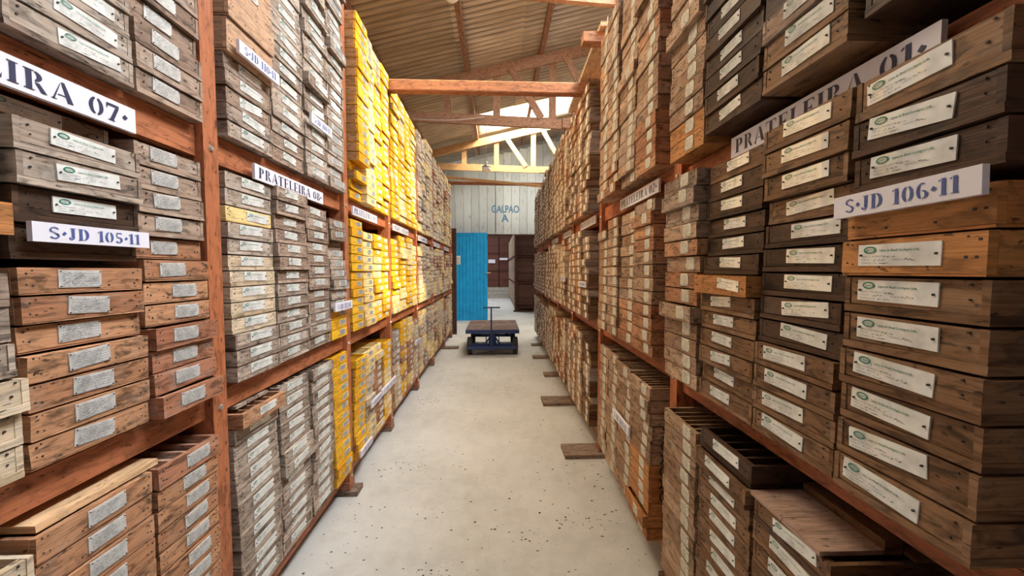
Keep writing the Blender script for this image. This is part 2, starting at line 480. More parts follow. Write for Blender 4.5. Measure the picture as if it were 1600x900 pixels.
def mixed(n, h, pal, tg, r=None):
    out = []; r = r or rnd
    while n > 0:
        k = min(n, r.choice((1, 1, 2, 3, 4))); out.append((k, h * r.uniform(.97, 1.03), r.choice(pal), tg)); n -= k
    return out

Z0, Z1, Z2 = .195, 1.15, 2.112
LP = [.22, 1.47, 2.735, 3.82, 5.11, 6.41, 7.74, 9.02]
RP = [.45, 1.82, 3.25, 4.53, 5.70, 6.85, 8.0, 9.15]
SIGN_L = ['PRATELEIRA 07', 'PRATELEIRA 08', 'PRATELEIRA 09', 'PRATELEIRA 10', 'PRATELEIRA 11', 'PRATELEIRA 12', 'PRATELEIRA 13']
SIGN_R = ['PRATELEIRA 01', 'PRATELEIRA 02', 'PRATELEIRA 03', 'PRATELEIRA 04', 'PRATELEIRA 05', 'PRATELEIRA 06', 'PRATELEIRA 06']

# ---- left rack, bay under sign 07
E0 = [.26, .56, .864, 1.166, 1.43]
column(LR, 0, 0, 0, E0[0], E0[1], Z0, [(12, .065, 'pale', 'long')], open_top=3)
column(LR, 0, 1, 0, E0[1], E0[2], Z0, [(12, .064, 'pale', 'long')], pro=.012, open_top=3)
column(LR, 0, 2, 0, E0[2], E0[3], Z0, [(12, .066, 'tan', 'foil')], tagu=.52, open_top=3)
column(LR, 0, 3, 0, E0[3], E0[4], Z0, [(11, .0655, 'tan', 'foil'), (1, .070, 'red', 'foil', .012)], tagu=.60, open_top=3)
column(LR, 0, 0, 1, E0[0], E0[1], Z1, mixed(12, .066, ['grey', 'pale'], 'long'))
column(LR, 0, 1, 1, E0[1], E0[2], Z1, [(3, .072, 'pale', 'long', .01), (4, .074, 'grey', 'long', .0), (1, .070, 'orange', 'long', .022), (1, .062, 'grey', 'long', .01), (1, .06, 'pale', 'long', .002)], pro=.0)
column(LR, 0, 2, 1, E0[2], E0[3], Z1 - .0, [(6, .0640, 'tan', 'foil', .004, .46), (1, .0640, 'tan', 'foil', -.004, .45), (0, .014, 0), (1, .080, 'dark', 'none', -.012), (1, .082, 'dark', 'long', -.006, .52), (2, .072, 'grey', 'long', .004, .5), (1, .062, 'grey', 'long', -.075, .35)])
column(LR, 0, 3, 1, E0[3], E0[4], Z1, [(4, .0675, 'red', 'foil', .010, .47), (2, .0675, 'tan', 'foil', .0, .62), (2, .0675, 'tan', 'foil', 0, .42), (4, .0685, 'greybrown', 'foil', 0, .40)])
column(LR, 0, 0, 2, E0[0], E0[1], Z2, mixed(19, .067, ['grey', 'greybrown'], 'long'))
column(LR, 0, 1, 2, E0[1], E0[2], Z2, mixed(19, .067, ['grey', 'greybrown'], 'long'), pro=.004)
column(LR, 0, 2, 2, E0[2], E0[3], Z2, [(19, .066, 'grey', 'long')], tagu=.60)
column(LR, 0, 3, 2, E0[3], E0[4], Z2, [(18, .0695, 'greybrown', 'foil')], tagu=.42)
# ---- left rack, bay under sign 08
E1 = [1.535, 1.845, 2.15, 2.43, 2.688]
column(LR, 1, 0, 0, E1[0], E1[1], Z0, [(12, .0625, 'grey', 'long', 0), (1, .066, 'tan', 'mid', .035)], tagu=.55, open_top=4)
column(LR, 1, 1, 0, E1[1], E1[2], Z0, [(13, .0634, 'grey', 'long')], tagu=.50, open_top=4)
column(LR, 1, 2, 0, E1[2], E1[3], Z0, [(13, .0636, 'grey', 'long')], tagu=.50, open_top=4)
column(LR, 1, 3, 0, E1[3], E1[4], Z0, [(13, .0636, 'yellow', 'small')], tagu=.68, open_top=4, pro=.01)
column(LR, 1, 0, 1, E1[0], E1[1], Z1, [(3, .063, 'grey', 'long', .015, .55), (5, .062, 'pale', 'long', .0, .5), (2, .063, 'grey', 'long', 0, .5), (1, .063, 'paleyellow', 'long', 0, .70), (2, .065, 'grey', 'long', 0, .55)])
column(LR, 1, 1, 1, E1[1], E1[2], Z1, [(6, .0625, 'grey', 'mid'), (4, .064, 'greybrown', 'mid'), (3, .066, 'greybrown', 'mid')], tagu=.48)
column(LR, 1, 2, 1, E1[2], E1[3], Z1, [(4, .0655, 'grey', 'mid'), (8, .0665, 'greybrown', 'mid')], tagu=.50)
column(LR, 1, 3, 1, E1[3], E1[4], Z1, [(3, .0625, 'yellow', 'small', 0, .7), (6, .0635, 'grey', 'mid', 0, .55), (1, .055, 'grey', 'none', -.04), (2, .066, 'greybrown', 'mid', .006, .52)])
column(LR, 1, 0, 2, E1[0], E1[1], Z2, [(2, .0625, 'grey', 'long', 0, .55), (3, .0625, 'greybrown', 'long', .0, .55), (2, .128, 'peach', 'none', .018), (6, .09, 'peach', 'foil', .01)])
column(LR, 1, 1, 2, E1[1], E1[2], Z2, [(2, .066, 'greybrown', 'mid', -.01), (17, .069, 'grey', 'long')], tagu=.55)
column(LR, 1, 2, 2, E1[2], E1[3], Z2, [(19, .068, 'grey', 'long')], tagu=.55)
column(LR, 1, 3, 2, E1[3], E1[4], Z2, [(19, .068, 'grey', 'long')], tagu=.55)

def edges(a, b, n=4, m=.05):
    a += m; b -= m
    return [a + (b - a) * k / n for k in range(n + 1)]
# ---- left rack, the yellow bays and beyond
PAL = {2: ['yellow', 'paleyellow', 'yellow'], 3: ['yellow', 'paleyellow', 'yellow', 'yellow'], 4: ['pale', 'pale', 'paleyellow', 'greybrown'], 5: ['pale', 'pale', 'paleyellow', 'tan'], 6: ['pale', 'tan', 'paleyellow']}
for bay in range(2, 7):
    e = edges(LP[bay], LP[bay + 1])
    for c in range(4):
        if bay == 2:
            pc = [['yellow'], ['paleyellow'], ['yellow', 'paleyellow', 'yellow'], ['yellow']][c]
            pb = [['yellow', 'yellow'], ['paleyellow', 'pale'], ['paleyellow', 'tan'], ['paleyellow', 'yellow']][c]
        elif bay == 3:
            pc = PAL[3]; pb = [['pale', 'grey'], ['yellow', 'tan'], ['paleyellow', 'tan'], ['pale', 'tan']][c]
        else:
            pc = pb = PAL[bay]
        k = rnd.choice((-1, 0, 0))
        column(LR, bay, c, 0, e[c], e[c + 1], Z0, mixed((12 if bay == 2 else 13) + (k if bay > 2 else 0), .061 if bay == 2 else .0625, pb, 'small'), tagu=.66, open_top=3, jitter=.008)
        column(LR, bay, c, 1, e[c], e[c + 1], Z1, mixed(13 + k, .0615, pc, 'small'), tagu=.66, jitter=.008)
        if bay == 2 and c == 0:
            column(LR, bay, c, 2, e[c], e[c + 1], Z2, [(2, .063, 'yellow', 'small', 0), (1, .063, 'yellow', 'small', .05), (1, .063, 'yellow', 'small', .005), (1, .063, 'yellow', 'small', .075), (15, .063, 'yellow', 'small', .070)], tagu=.62)
        else:
            column(LR, bay, c, 2, e[c], e[c + 1], Z2, mixed(20 if bay < 4 else rnd.choice((20, 21)), .0645 if bay < 4 else .0655, pc, 'small'), tagu=.62, jitter=.009, pro={1: .035, 2: .02}.get(c, 0) if bay == 2 else 0)

# ---- right rack, bay under sign 01
A, B, Cc, D = (1.45, 1.755), (1.125, 1.445), (.832, 1.120), (.505, .822)
ZR1, ZR2 = 1.122, 2.095
column(RR, 0, 3, 0, *A, Z0, [(12, .0625, 'brown', 'sq')], tagu=.74, open_top=5, pro=.0)
column(RR, 0, 2, 0, *B, Z0, [(11, .0650, 'mid', 'long'), (1, .072, 'dark', 'long')], tagu=.52, open_top=4, pro=-.004)
column(RR, 0, 1, 0, *Cc, Z0, [(10, .0640, 'mid', 'long'), (1, .066, 'mid', 'long', -.004)], tagu=.55, open_top=3, pro=.0)
column(RR, 0, 0, 0, .505, .775, Z0, [(10, .0640, 'mid', 'long'), (1, .075, 'mid', 'none', .0)], tagu=.5, open_top=0, pro=-.0)
BOX[-1]['open_bin'] = True
column(RR, 0, 3, 1, *A, ZR1, [(5, .0655, 'brown', 'sq', .002, .74), (2, .065, 'tan', 'sq', .004, .66), (1, .065, 'brown', 'sq', .0, .72), (1, .065, 'tan', 'sq', .0, .64), (1, .065, 'brown', 'sq', .0, .74), (3, .066, 'greybrown', 'sq', 0, .66)])
column(RR, 0, 2, 1, *B, ZR1, [(6, .0640, 'mid', 'mid', .0, .44), (1, .068, 'orange', 'mid', .032, .72), (5, .0650, 'dark', 'mid', -.005, .5), (1, .066, 'mid', 'mid', -.012, .56)])
column(RR, 0, 1, 1, *Cc, ZR1, [(4, .0660, 'mid', 'long', .004, .42), (5, .0660, 'dark', 'long', -.008, .60), (4, .0665, 'mid', 'long', .004, .52)])
column(RR, 0, 0, 1, .558, .822, ZR1 + .004, [(6, .0755, 'mid', 'big', .0, .42), (1, .075, 'orange', 'big', .006, .46), (1, .073, 'orange', 'none', .006, .46), (0, .022, 0), (2, .073, 'dark', 'big', .0, .42), (1, .084, 'mid', 'big', 0, .42)], pro=.016)
column(RR, 0, 3, 2, *A, ZR2 - .02, [(2, .069, 'orange', 'sq', .0, .62), (15, .068, 'brown', 'sq', .0, .66)])
column(RR, 0, 2, 2, *B, ZR2, [(18, .066, 'dark', 'mid')], tagu=.48, pro=.0)
column(RR, 0, 1, 2, *Cc, ZR2, [(2, .068, 'mid', 'big', .0), (1, .068, 'greybrown', 'big', .01), (15, .067, 'dark', 'big')], tagu=.58, pro=.0)
column(RR, 0, 0, 2, .52, .825, ZR2 + .03, [(14, .082, 'dark', 'big')], tagu=.55, pro=-.005)
# ---- right rack, bays beyond
PR = {1: ['brown', 'brown', 'tan', 'brown', 'greybrown'], 2: ['greybrown', 'tan', 'brown'], 3: ['tan', 'brown', 'pale'], 4: ['greybrown', 'brown', 'brown'], 5: ['greybrown', 'brown', 'greybrown'], 6: ['greybrown', 'grey', 'brown']}
for bay in range(1, 7):
    e = edges(RP[bay], RP[bay + 1])
    if bay == 1: e = [1.895, 2.20, 2.51, 2.76, 3.0]
    if bay == 2: e = [3.34, 3.62, 3.91, 4.19, 4.46]
    for c in range(4):
        pal = PR[bay]
        tg = 'sq'
        if bay == 2 and c == 0: pal = ['grey', 'mid', 'greybrown']
        if bay in (5, 6): tg = 'small'
        k = rnd.choice((-1, 0, 0))
        if bay == 1:
            pb = [[(6, .0655, 'orange', 'sq', .006, .66), (6, .066, 'brown', 'sq', 0, .72)], [(12, .0665, 'brown', 'sq', -.005, .74)],
                  [(12, .067, 'brown', 'sq', -.01, .7)], [(12, .067, 'brown', 'sq', -.012, .6)]][c]
            column(RR, bay, c, 0, e[c], e[c + 1], Z0, pb, open_top=5)
            column(RR, bay, c, 1, e[c], e[c + 1], Z1, mixed([12, 12, 12, 11][c], .066, pal, 'sq'), tagu=.74, pro=[.004, -.012, .0, .0][c])
            column(RR, bay, c, 2, e[c], e[c + 1], Z2, mixed(18, .0668, pal, 'sq'), tagu=.70)
        else:
            column(RR, bay, c, 0, e[c], e[c + 1], Z0, mixed(12 + k, .066, pal, tg), tagu=.62, open_top=4, jitter=.008, pro=-.02 if c == 0 and bay == 2 else 0)
            column(RR, bay, c, 1, e[c], e[c + 1], Z1, mixed(12 + k, .066, pal, tg), tagu=.62, jitter=.008)
            column(RR, bay, c, 2, e[c], e[c + 1], Z2, mixed(rnd.choice((16, 17)), .067, pal, tg), tagu=.62, jitter=.009)

# which 300 show largest in the photograph
def project(P):
    f = Vector((sin(YAW) * cos(PITCH), cos(YAW) * cos(PITCH), -sin(PITCH))); r = Vector((cos(YAW), -sin(YAW), 0)); u = r.cross(f)
    d = P - Vector((0, 0, CAMZ)); z = d.dot(f)
    if z < .02: return None
    return (800 + F_PX * d.dot(r) / z, 450 - F_PX * d.dot(u) / z)
def shown(b):
    a = 0; K = 6
    for ii in range(K):
        for jj in range(2):
            s = b['s'] - b['w'] / 2 + b['w'] * (ii + .5) / K
            z = b['z'] + b['h'] * (jj + .5) / 2
            P = place(b['rack'], s, b['out']); P.z = z
            q = project(P)
            if q is None or not (0 < q[0] < 1600 and 0 < q[1] < 900): continue
            P2 = place(b['rack'], s + .01, b['out']); P2.z = z
            P3 = P.copy(); P3.z += .01
            q2, q3 = project(P2), project(P3)
            if q2 and q3: a += abs((q2[0] - q[0]) * (q3[1] - q[1]) - (q2[1] - q[1]) * (q3[0] - q[0]))
    return a
for b in BOX: b['a'] = shown(b) + (1e6 if b.get('open_bin') else 0)
order = sorted(BOX, key=lambda b: -b['a'])
for k, b in enumerate(order): b['solo'] = k < 300 and b['a'] > 0

# ------------------------------------------------------------------ building shell
def concrete():
    m, nt, b = newmat('dusty_concrete'); L = nt.links
    tc = N(nt, 'ShaderNodeTexCoord')
    def noise(sc, d, ro=.5):
        n = N(nt, 'ShaderNodeTexNoise'); n.inputs['Scale'].default_value = sc; n.inputs['Detail'].default_value = d; n.inputs['Roughness'].default_value = ro
        L.new(tc.outputs['Object'], n.inputs['Vector']); return n.outputs[0]
    col = mixc(nt, ramp(nt, noise(1.1, 5), [(.35, 0.0), (.65, 1.0)]), (.49, .485, .46), (.63, .63, .61))
    col = mixc(nt, ramp(nt, noise(9, 6, .7), [(.35, .0), (.62, .45)]), col, (.70, .69, .65))
    col = mixc(nt, ramp(nt, noise(38, 3, .6), [(.64, .0), (.72, .55)]), col, (.30, .27, .23))
    col = mixc(nt, ramp(nt, noise(3.2, 6, .65), [(.55, .0), (.70, .35)]), col, (.44, .40, .34))
    L.new(col, b.inputs['Base Color']); b.inputs['Roughness'].default_value = .75
    bp = N(nt, 'ShaderNodeBump'); bp.inputs['Strength'].default_value = .2; bp.inputs['Distance'].default_value = .01
    L.new(noise(40, 4), bp.inputs['Height']); L.new(bp.outputs[0], b.inputs['Normal'])
    return m
floor = MB(); floor.box(-5, 5.5, -4.2, 27, -.12, 0)
struct(floor.build('floor', concrete()), 'pale dusty concrete floor of the aisle')

def white_boards():
    m, nt, b = newmat('whitewashed_boards'); L = nt.links
    tc = N(nt, 'ShaderNodeTexCoord'); ge = N(nt, 'ShaderNodeNewGeometry')
    mp = N(nt, 'ShaderNodeMapping'); mp.inputs['Scale'].default_value = (3, 3, .6); L.new(tc.outputs['Object'], mp.inputs[0])
    n = N(nt, 'ShaderNodeTexNoise'); n.inputs['Scale'].default_value = 6; n.inputs['Detail'].default_value = 6; L.new(mp.outputs[0], n.inputs['Vector'])
    col = mixc(nt, ge.outputs['Random Per Island'], (.54, .61, .64), (.68, .75, .78))
    col = mixc(nt, ramp(nt, n.outputs[0], [(.58, .0), (.70, .8)]), col, (.34, .33, .31))
    L.new(col, b.inputs['Base Color']); b.inputs['Roughness'].default_value = .8
    return m
wb = white_boards()
ROOF0, SLOPE = 5.36, .243          # roof height over X = 0 and its rise towards +X
def roofz(x): return ROOF0 + SLOPE * x
YW = 12.0
wall = MB()
r2 = random.Random(4)
x = -4.8
while x < 5.3:
    w = r2.uniform(.235, .265)
    gap = .010 + (.014 if r2.random() < .22 else 0)
    zb = 2.70 if -1.75 < x < 2.2 else 0.0
    # lower course up to the rail, upper course up to the roof
    wall.box(x, x + w - gap, YW, YW + .022, zb + r2.uniform(-.004, .004), 4.30, 0, 'z')
    wall.box(x, x + w - gap, YW + .004, YW + .026, 4.31, roofz(x) - .22, 0, 'z')
    x += w
wall.box(-4.8, 5.3, YW - .03, YW + .0, 4.27, 4.33, 0, 'x')
wall_o = struct(wall.build('wall_back', wb), 'whitewashed vertical board wall above the doorway')
gm = MB()
put = []
v, f = font_text('GALPAO', .31, .008, 4)
wd = max(p[0] for p in v)
for p in v: gm.v.append((-.14 + p[0] / wd * .86, YW - .005, 3.36 + p[1]))
for q in f: gm.f.append(q); gm.m.append(0); gm.uv.append([(0, 0)] * len(q))
v2, f2 = font_text('A', .31, .008, 4); b0 = len(gm.v)
for p in v2: gm.v.append((.18 + p[0], YW - .005, 3.08 + p[1]))
for q in f2: gm.f.append(tuple(b0 + i for i in q)); gm.m.append(0); gm.uv.append([(0, 0)] * len(q))
gm.build('stencilled_wording', m_stencil, wall_o)

# side walls, front wall with an open gate behind the camera
def wallmat():
    m, nt, b = newmat('grey_wall'); b.inputs['Base Color'].default_value = (.16, .13, .11, 1); b.inputs['Roughness'].default_value = .9; return m
wmat = wallmat()
w_ = MB(); w_.box(-5, -4.85, -4.2, 27, 0, 4.4); struct(w_.build('wall_left', wmat))
w_ = MB(); w_.box(5.35, 5.5, -4.2, 27, 0, 6.8); struct(w_.build('wall_right', wmat))
w_ = MB(); w_.box(-5, 5.5, -4.2, -4.05, 0, 6.7)
struct(w_.build('wall_front', wmat))
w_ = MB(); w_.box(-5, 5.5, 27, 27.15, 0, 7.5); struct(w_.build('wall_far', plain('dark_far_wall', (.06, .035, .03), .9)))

def roofmat(k=1.0):
    m, nt, b = newmat('fibre_cement_sheet'); L = nt.links
    tc = N(nt, 'ShaderNodeTexCoord'); ge = N(nt, 'ShaderNodeNewGeometry')
    n = N(nt, 'ShaderNodeTexNoise'); n.inputs['Scale'].default_value = 1.3; n.inputs['Detail'].default_value = 6; L.new(tc.outputs['Object'], n.inputs['Vector'])
    mp = N(nt, 'ShaderNodeMapping'); mp.inputs['Scale'].default_value = (1.2, 26, 1.2); L.new(tc.outputs['Object'], mp.inputs[0])
    n2 = N(nt, 'ShaderNodeTexNoise'); n2.inputs['Scale'].default_value = 1.6; n2.inputs['Detail'].default_value = 5; L.new(mp.outputs[0], n2.inputs['Vector'])
    col = mixc(nt, ramp(nt, n.outputs[0], [(.35, 0.0), (.68, 1.0)]), (.78, .65, .48), (.92, .82, .66))
    col = mixc(nt, ramp(nt, n2.outputs[0], [(.45, 0.0), (.62, .45)]), col, (.34, .24, .15))
    col = mixc(nt, ramp(nt, n2.outputs[0], [(.66, 0.0), (.74, .8)]), col, (.74, .70, .62))
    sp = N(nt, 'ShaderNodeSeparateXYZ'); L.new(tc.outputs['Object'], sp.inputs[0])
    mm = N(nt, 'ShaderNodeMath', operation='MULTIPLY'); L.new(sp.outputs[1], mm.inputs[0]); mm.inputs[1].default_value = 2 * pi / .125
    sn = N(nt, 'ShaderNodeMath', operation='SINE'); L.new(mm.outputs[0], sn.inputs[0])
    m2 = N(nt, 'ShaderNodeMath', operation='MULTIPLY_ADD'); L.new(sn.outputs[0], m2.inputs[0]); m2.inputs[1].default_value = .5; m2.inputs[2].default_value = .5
    groove_shade = ramp(nt, m2.outputs[0], [(.45, 1.0 * k), (.95, .52 * k)])  # shade painted into the corrugation recesses so the ribs read
    col = mixc(nt, 1.0, col, groove_shade, 'MULTIPLY')
    L.new(col, b.inputs['Base Color']); b.inputs['Roughness'].default_value = .9
    return m
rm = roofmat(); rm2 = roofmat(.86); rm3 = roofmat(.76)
# corrugated sheets, laid one by one with laps; some bays are translucent sheets
SKY = [(9.25, 10.65, -.42, 2.05), (2.2, 4.5, .5, 3.3), (.1, 1.45, .5, 3.0), (2.2, 3.6, -1.95, -.60)]  # last entry is an added, unseen opening for the right rack's fill lamp
def in_sky(y, x): return any(a - .02 <= y < b - .02 and c - .02 <= x < d - .02 for a, b, c, d in SKY)
roof = MB()
ys = [-4.3]
for a, b, c, d in sorted(SKY, key=lambda q: q[0]):
    while ys[-1] + 1.35 < a: ys.append(ys[-1] + .93)
    ys += [a, b]
while ys[-1] < 12.2: ys.append(ys[-1] + .93)
xs = sorted(set([-5.1, -3.6, -1.95, -.60, -.42, .5, 2.05, 3.0, 3.3, 5.7]))
P_ = .125
def sheet(y0, y1, x0, x1, lift, mb, mi=0):
    n = max(4, int((y1 + .10 - y0) / P_ * 8)); prev = None; T = .007
    for k in range(n + 1):
        y = y0 + (y1 + .10 - y0) * k / n; dz = .021 * sin(2 * pi * y / P_) + lift + (.010 * (k / n))
        cur = [(x0 - .04, y, roofz(x0 - .04) + dz), (x1 + .04, y, roofz(x1 + .04) + dz + .012), (x0 - .04, y, roofz(x0 - .04) + dz + T), (x1 + .04, y, roofz(x1 + .04) + dz + .012 + T)]
        if prev:
            mb.poly([prev[0], prev[1], cur[1], cur[0]], mi)
            mb.poly([prev[2], cur[2], cur[3], prev[3]], mi)
        else:
            mb.poly([cur[0], cur[2], cur[3], cur[1]], mi)
        prev = cur
    mb.poly([prev[0], prev[1], prev[3], prev[2]], mi)
for i in range(len(ys) - 1):
    for j in range(len(xs) - 1):
        ym, xm = (ys[i] + ys[i + 1]) / 2, (xs[j] + xs[j + 1]) / 2
        if in_sky(ym, xm): continue
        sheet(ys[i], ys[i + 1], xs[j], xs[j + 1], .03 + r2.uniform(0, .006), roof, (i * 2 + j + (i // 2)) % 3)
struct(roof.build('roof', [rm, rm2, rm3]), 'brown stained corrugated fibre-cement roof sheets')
m_pane, nt, b = newmat('translucent_fibreglass')
tr = N(nt, 'ShaderNodeBsdfTransparent'); tr.inputs[0].default_value = (1, .97, .88, 1)
tl = N(nt, 'ShaderNodeBsdfTranslucent'); tl.inputs[0].default_value = (.95, .93, .88, 1)
mx = N(nt, 'ShaderNodeMixShader'); mx.inputs[0].default_value = .22
nt.links.new(tr.outputs[0], mx.inputs[1]); nt.links.new(tl.outputs[0], mx.inputs[2])
nt.links.new(mx.outputs[0], nt.nodes['Material Output'].inputs[0])
m_opal, nt, b = newmat('opal_fibreglass')
b.inputs['Base Color'].default_value = (.85, .86, .82, 1); b.inputs['Roughness'].default_value = .7
for k, (a, b_, c, d) in enumerate(SKY):
    s_ = MB(); n = int((b_ - a) / P_ * 6); 
    for q in range(n):
        y0, y1 = a + (b_ - a) * q / n, a + (b_ - a) * (q + 1) / n
        z0, z1 = .021 * sin(2 * pi * y0 / P_) + .03, .021 * sin(2 * pi * y1 / P_) + .03
        s_.poly([(c, y0, roofz(c) + z0), (d, y0, roofz(d) + z0), (d, y1, roofz(d) + z1), (c, y1, roofz(c) + z1)])
    struct(s_.build('window_%d' % (k + 1), m_opal if k >= 2 else m_pane), 'translucent corrugated skylight sheet in the roof')  # the last sheet is an addition that goes with the fill lamp
# roof of the next hall
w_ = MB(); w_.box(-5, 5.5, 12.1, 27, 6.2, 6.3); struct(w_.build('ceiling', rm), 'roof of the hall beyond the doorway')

# ------------------------------------------------------------------ roof timbers
for k, xx in enumerate((-3.2, -1.85, -.51, .82, 2.15, 3.5)):
    mb = MB(); mb.bar((xx, -4.0, roofz(xx) - .065), (xx, 11.98, roofz(xx) - .065), .075, .13)
    lab = {-3.2: 'roof purlin lowest down the slope, by the eaves', -1.85: 'roof purlin above the rack of yellow boxes', -.51: 'brown roof purlin along the aisle, edging the bright skylight',
           .82: 'brown roof purlin crossing over the middle of the bright skylight', 2.15: 'roof purlin above the rack of dark boxes', 3.5: 'roof purlin highest up the slope'}[xx]
    tag(mb.build('roof_purlin', truss_wood), lab, 'roof beam', 'purlins under the roof sheets')

def truss(Y, zb, mat, label, skew=0.0, xl=-4.7, xr=5.2):
    root = empty('roof_truss', (0, Y, zb))
    tag(root, label, 'roof truss', 'timber trusses across the aisle')
    top = lambda x: roofz(x) - .13 - .085 - zb
    m = MB(); m.bar((xl, 0, -skew * xl), (1.9, 0, -skew * 1.9), .055, .175); m.build('bottom_chord', mat, root)
    m = MB(); m.bar((1.2, -.058, -skew * 1.2 - .005), (xr, -.058, -skew * xr), .055, .165); m.build('bottom_chord', mat, root)
    m = MB(); m.bar((xl, 0, top(xl)), (xr, 0, top(xr)), .055, .19); m.build('rafter', mat, root)
    for xx in (-2.1, -.86, .02, 1.03, 2.3, 3.5):
        m = MB(); m.bar((xx, .045, .0), (xx, .045, top(xx) - .02), .03, .13, up=(0, 1, 0)) if False else m.box(xx - .065, xx + .065, .03, .06, -.04, top(xx) + .03, 0, 'z')
        m.build('upright', mat, root)
    for xa, xb in ((-.85, -1.9), (.27, .82), (1.25, 1.85), (2.5, 3.4)):
        m = MB()
        if xa == -.85: continue
        m.bar((xa, -.03, top(xa) - .02), (xb, -.03, .05), .12, .04, up=(0, 1, 0)); m.build('brace', mat, root)
    return root
truss(3.93, 4.385, truss_wood, 'timber roof truss at the frame edge, nearest above the aisle', .055)['label'] = 'timber truss whose orange-lit chord crosses above the plank on the racks'
truss(7.05, 4.27, truss_wood, 'dull brown timber truss in front of the bright skylight, wire along its chord', .035)
truss(10.62, 4.35, truss_light, 'pale sunlit timber truss behind the skylight, lamp hanging before it', .025)

# cable along the second truss
mb = MB(); pts = []
for k in range(13):
    t = k / 12; pts.append((-1.45 + 1.25 * t, 6.96, 4.25 + .05 * t + .04 * sin(t * pi) * -1))
mb.tube(pts, .006, 6); tag(mb.build('electric_cable', plain('white_cable', (.7, .68, .64), .5)), 'thin pale electric cable sagging along the brown truss chord', 'cable')

# ------------------------------------------------------------------ lamps
def lamp(x, y, z, ztop, label):
    root = empty('pendant_lamp', (x, y, z)); tag(root, label, 'lamp', 'pendant lamps over the aisle')
    m = MB(); m.tube([(0, 0, .16), (0, 0, ztop - z)], .004, 6); m.build('cord', m_black if False else plain('lamp_cord', (.5, .45, .4), .6), root)
    m = MB(); m.disc((0, 0, 0), (0, 0, 1), 0, 0, 16, 0, [(.085, .028), (.10, .034), (.16, .030), (.17, .012)]); m.build('socket', plain('socket', (.75, .74, .72), .4), root, True)
    m = MB(); m.disc((0, 0, 0), (0, 0, 1), 0, 0, 20, 0, [(.03, .098), (.036, .102), (.05, .095), (.085, .04)]); m.build('collar', plain('collar', (.10, .14, .16), .4), root, True)
    m = MB(); m.disc((0, 0, 0), (0, 0, 1), 0, 0, 20, 0, [(-.10, .01), (-.09, .05), (-.06, .083), (-.02, .097), (.03, .096)]); m.build('bulb', plain('bulb_glass', (.95, .96, .97), .2), root, True)
lamp(-.22, 9.0, 3.92, roofz(-.22) + .04, 'white round-bulb pendant lamp hanging before the GALPAO wall')
lamp(-.51, 4.65, 4.815, roofz(-.51) - .128, 'white pendant lamp hanging from the purlin above the thick reddish log beam')

# ------------------------------------------------------------------ racks
def rack_frame(rack, posts, label, group, fo, names):
    root = empty('storage_rack', (0, 0, 0)); tag(root, label, 'storage rack')
    def W_(s, out, z): p = place(rack, s, out); p.z = z; return p
    def rbox(mb, s0, s1, o0, o1, z0, z1, grain='x'):
        """o = towards the aisle; along-the-rack s"""
        c = place(rack, 0, 0)
        if rack is LR:
            M = Matrix.Translation((-rack.base, 0, 0)) @ Matrix(((1, 0, 0, 0), (0, 1, 0, 0), (0, 0, 1, 0), (0, 0, 0, 1)))
            mb.box(o0, o1, s0, s1, z0, z1, 0, grain, M=M)
        else:
            M = Matrix(((-cos(TH), sin(TH), 0, cos(TH) * rack.base), (sin(TH), cos(TH), 0, -sin(TH) * rack.base), (0, 0, 1, 0), (0, 0, 0, 1)))
            mb.box(o0, o1, s0, s1, z0, z1, 0, grain, M=M)
    for k, s in enumerate(posts):
        for o in (fo, -.92):
            mb = MB(); rbox(mb, s - .036, s + .036, o - .10, o, .036, 3.29 if 2 < k or rack is RR else 3.45, 'z'); mb.build('post', frame_wood, root)
        mb = MB(); rbox(mb, s - .05, s + .05, fo - .19, fo + .004, .0365, .09, 'x'); mb.build('foot', frame_dull, root)
        for z in (Z0, Z1, Z2):
            mb = MB(); rbox(mb, s - .034, s + .034, -.92, fo - .10, z - .12, z - .03, 'x'); mb.build('cross_rail', frame_wood, root)
            for o in (fo,):
                mb = MB(); P = W_(s, o, z - .07); Q = W_(s, o + .007, z - .07); mb.tube([P, Q], [.012, .009], 6); mb.build('bolt', plain_bolt, root)
        mb = MB(); rbox(mb, s - .034, s + .034, -.92, fo - .10, 3.20, 3.29, 'x'); mb.build('cross_rail', frame_wood, root)
    for k in range(len(posts) - 1):
        a, b = posts[k] + .037, posts[k + 1] - .037
        for z, hh in ((Z0, .085), (Z1 - (.03 if rack is RR and k == 0 else 0), .10), (Z2 - (.04 if rack is RR and k == 0 else 0), .06 if rack is RR and k == 0 else .108)):
            for o in (fo - .028, -.93):
                mb = MB(); rbox(mb, a, b, o - .04, o, z - hh, z - .019, 'y'); mb.build('shelf_rail', frame_wood, root)
            mb = MB(); rbox(mb, a, b, -.97, fo - .03, z - .018, z - .001, 'x'); mb.build('shelf_board', frame_wood, root)
        if rack is LR and k < 2:
            mb = MB(); rbox(mb, a - .037 + (0 if k else 0), b + .037, fo - .07, fo, 3.455, 3.52, 'y'); mb.build('top_rail', frame_wood, root)
    return root
plain_bolt = plain('galvanised_bolt', (.62, .60, .56), .35, .8)
rack_frame(LR, LP, 'long rust-orange timber rack holding yellow and grey core boxes, facing the dark-box rack', '', -.01, None)
rack_frame(RR, RP, 'long rust-orange timber rack holding brown and dark core boxes, wooden pads at its feet', '', -.075, None)

